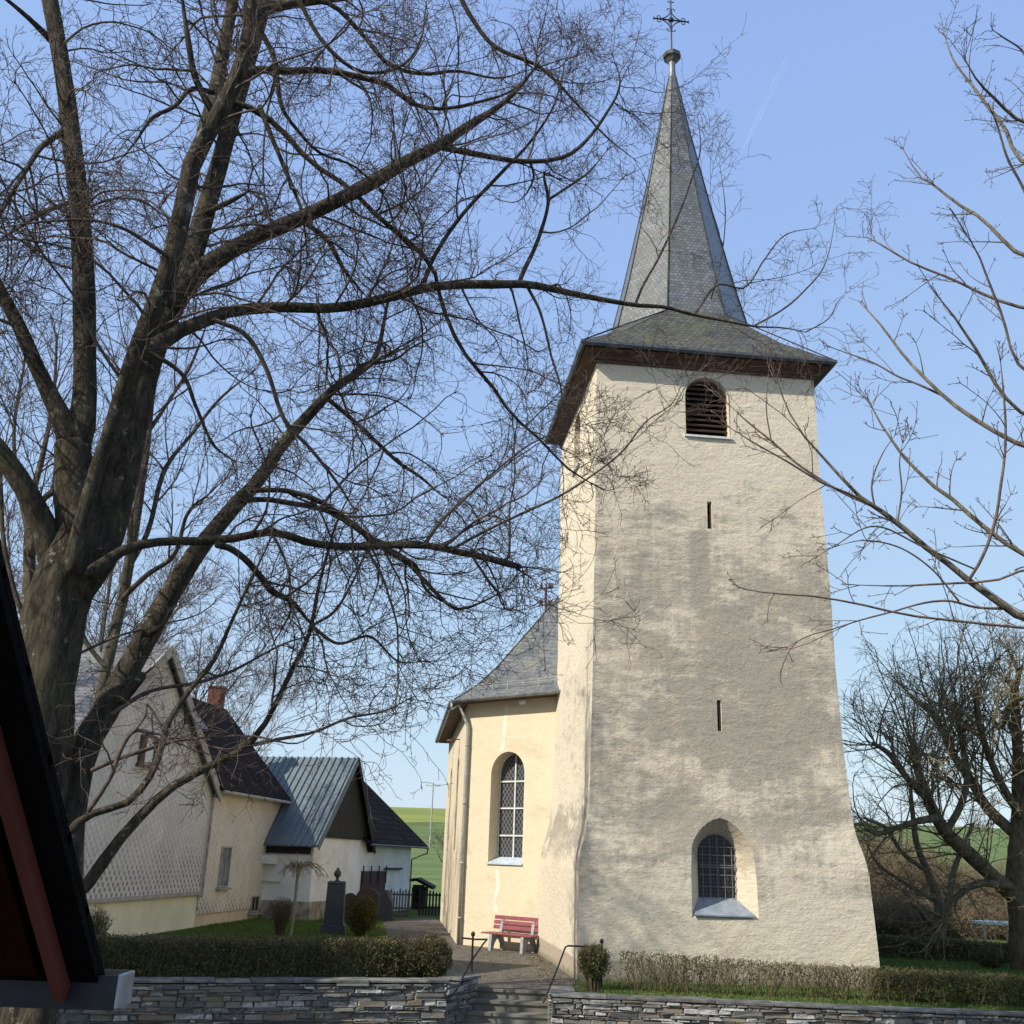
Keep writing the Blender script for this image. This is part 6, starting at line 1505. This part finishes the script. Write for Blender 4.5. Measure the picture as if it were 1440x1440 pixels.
where = ['beside the tower wall', 'left of the forked orchard tree, second from the tower', 'tall, behind the first two, nearer the tower', 'directly behind the forked orchard tree', 'just right of the forked orchard tree', 'behind the small white shelter', 'behind the pollard trunk', 'half hidden behind the tower edge', 'at the right edge beyond the pollard trunk']
for i, ((px, Y, r_, h_), w_) in enumerate(zip(thk, where)):
    b_ = aty(px, 1300, Y); b_[2] = 0
    thicket(b_, r_, h_, 'olive-brown leafless thicket shrub ' + w_, 100 + i, 230, nl=2200)
for i, (px, w_) in enumerate([(1235, 'nearest the tower, behind the clipped hedge'), (1285, 'second from the tower, behind the clipped hedge'), (1335, 'behind the forked orchard tree stem'), (1378, 'left of the white shelter'), (1425, 'hidden partly by the pollard trunk'), (1470, 'at the right edge behind the clipped hedge')]):
    b_ = aty(px, 1320, 45 - i * .2); b_[2] = 0
    thicket(b_, 2.0, 1.5, 'low brown brushwood ' + w_, 140 + i, 150, nl=500, group='low brushwood behind the clipped hedge')
b_ = aty(616, 1185, 118); b_[2] = hz(b_[0], b_[1]) - .3
make_tree('field_tree', 'grey bare tree on the green field beside the nave corner', 'tree', b_ + np.array([1.2, 0, 0]), sprout_tree(b_ + np.array([1.2, 0, 0]), 5.2, 9, 9, .7, .18), (BARK2, TWIG2), 61,
    [dict(dens=2.5, l0=.8, l1=2., K=6, ang=(30, 70), rel=.6, rmax=.05, rmin=.02, curl=.5, up=.1, S=3, t0=.1), dict(dens=2.5, l0=.5, l1=1.2, K=5, ang=(30, 70), rel=.6, rmax=.03, rmin=.016, curl=.5, S=3, t0=.1)])
# small white-roofed shelter
s0 = onz(1398, 1340); s0 = aty(1398, 1334, 38); s0[2] = 0
shl = thing('garden_shelter', s0, 'small shelter with a white flat roof left of the pollard trunk', 'shelter')
zt = aty(1398, 1298, 38)[2]
k_ = MB(); k_.box(s0 + np.array([-.45, -.3, zt - .05]), (1.3, 0, 0), (0, .9, 0), (0, 0, .1)); k_.build('roof', MT['white'], shl, bevel=.01)
for dx in (-.38, .72):
    for dy in (-.2, .5): k_ = MB(); k_.box(s0 + np.array([dx, dy, 0]), (.06, 0, 0), (0, .06, 0), (0, 0, zt - .05)); k_.build('post', MT['trim'], shl)
# grass blades
def blades(rng, pts, h, w=.006):
    n = len(pts); a = rng.random(n) * 6.283; s = np.stack([np.cos(a), np.sin(a), a * 0], 1) * w; l = np.stack([np.cos(a * 3.1), np.sin(a * 3.1), a * 0], 1)
    hh = (h * rng.uniform(.4, 1.3, n))[:, None]; up = Z * hh
    V = np.stack([pts - s, pts + s, pts + s * .6 + up * .6 + l * hh * .18, pts - s * .2 + up + l * hh * .45], 1).reshape(-1, 3)
    return V, np.arange(n * 4).reshape(n, 4)
rng = np.random.default_rng(5)
n = 30000; x = rng.uniform(2.0, 12.4, n); y = 20.45 + (x - 1.02) * (-.55 / 8.58) + .42 + rng.random(n) ** 1.3 * 3.0; keep = np.sin(x * 3 + y * 7) * .4 + rng.random(n) > .15
p = np.stack([x, y, x * 0], 1)[keep]; q1 = blades(rng, p, .06)
n = 26000; x = -rng.uniform(1.0, 9.5, n); base_y = LW1[1] + (x - LW1[0]) * (LW1[1] - LW0[1]) / (LW1[0] - LW0[0]); y = base_y + .45 + rng.random(n) * 2.4; zz = .0 * x
p = np.stack([x, y, zz], 1); q2 = blades(rng, p, .08)
n = 60000; x = rng.uniform(-9.5, -1.5, n); y = rng.uniform(22, 42, n); p = np.stack([x, y, x * 0], 1)
pth = (x > -2.6 - (y - 28) * .13) & (y < 46)
p = p[~pth]; q3 = blades(rng, p, .06, .009)
n = 25000; x = rng.uniform(8, 18, n); y = rng.uniform(23, 33, n); p = np.stack([x, y, x * 0], 1); q4 = blades(rng, p, .06, .009)
tn = rng.random(sum(len(q[1]) for q in (q1, q2, q3, q4)))
tag(mesh_quads('grass', [q1, q2, q3, q4], GRASS, None, False, tn), 'short green grass on the lawns and along the wall tops', 'grass', kind='stuff')
# faint condensation trail, far above
m_, t_, b_ = nt('condensation'); tr = t_.nodes.new('ShaderNodeBsdfTransparent'); df = t_.nodes.new('ShaderNodeBsdfDiffuse'); df.inputs[0].default_value = (.9, .9, .9, 1); ms = t_.nodes.new('ShaderNodeMixShader')
co = objco(t_); t_.links.new(math_(t_, 'MULTIPLY', smooth(t_, noise(t_, co, .004, 4), .3, .7), .07), ms.inputs[0]); t_.links.new(tr.outputs[0], ms.inputs[1]); t_.links.new(df.outputs[0], ms.inputs[2]); t_.links.new(ms.outputs[0], t_.nodes['Material Output'].inputs[0])
cp = [CAM + ray(x, y) * 6000 for x, y in ((1042, 215), (1060, 180), (1078, 140), (1096, 104), (1112, 70))]
k_ = MB(); k_.tube(cp, [4, 14, 18, 16, 4], 8); tag(k_.build('contrail', m_, None, smooth=True, uv=False), 'faint white condensation trail in the sky right of the spire', kind='stuff')

# last year's leaves and grit lying about
rng = np.random.default_rng(99)
LIT = leaf_mat('dead_leaves', [(.06, .04, .02), (.13, .085, .045), (.22, .15, .08), (.30, .22, .12)], trans=0)
n = 2600; x = rng.uniform(-1.6, 1.7, n); y = rng.uniform(21.8, 31.5, n); e = rng.random(n) < .45
x = np.where(e, np.where(rng.random(n) < .5, -1.3 - (y - 22) * .07, np.minimum(1.2 - (y - 23) * .02, 1.1)) + rng.normal(size=n) * .12, x)
p1_ = np.stack([x, y, np.full(n, .02)], 1)
n = 2500; x = rng.uniform(1.6, 11, n); y = 20.9 - (x - 1.02) * .064 + rng.random(n) ** 1.5 * 2.0; p2_ = np.stack([x, y, np.full(n, .035)], 1)
n = 1500; x = rng.uniform(-9, -2.5, n); y = rng.uniform(22.5, 36, n); p3_ = np.stack([x, y, np.full(n, .04)], 1)
pts = np.concatenate([p1_, p2_, p3_]); n = len(pts); a = rng.random(n) * 6.283; sz = rng.uniform(.012, .035, n)[:, None]
u_ = np.stack([np.cos(a), np.sin(a), rng.normal(size=n) * .2], 1) * sz; v_ = np.stack([-np.sin(a), np.cos(a), rng.normal(size=n) * .2], 1) * sz * .6
V = np.stack([pts - u_, pts - v_, pts + u_, pts + v_], 1).reshape(-1, 3)
tag(mesh_quads('leaf_litter', [(V, np.arange(n * 4).reshape(n, 4))], LIT, None, False, rng.random(n)), 'dry brown leaf litter on the path and grass', 'leaf litter', kind='stuff')
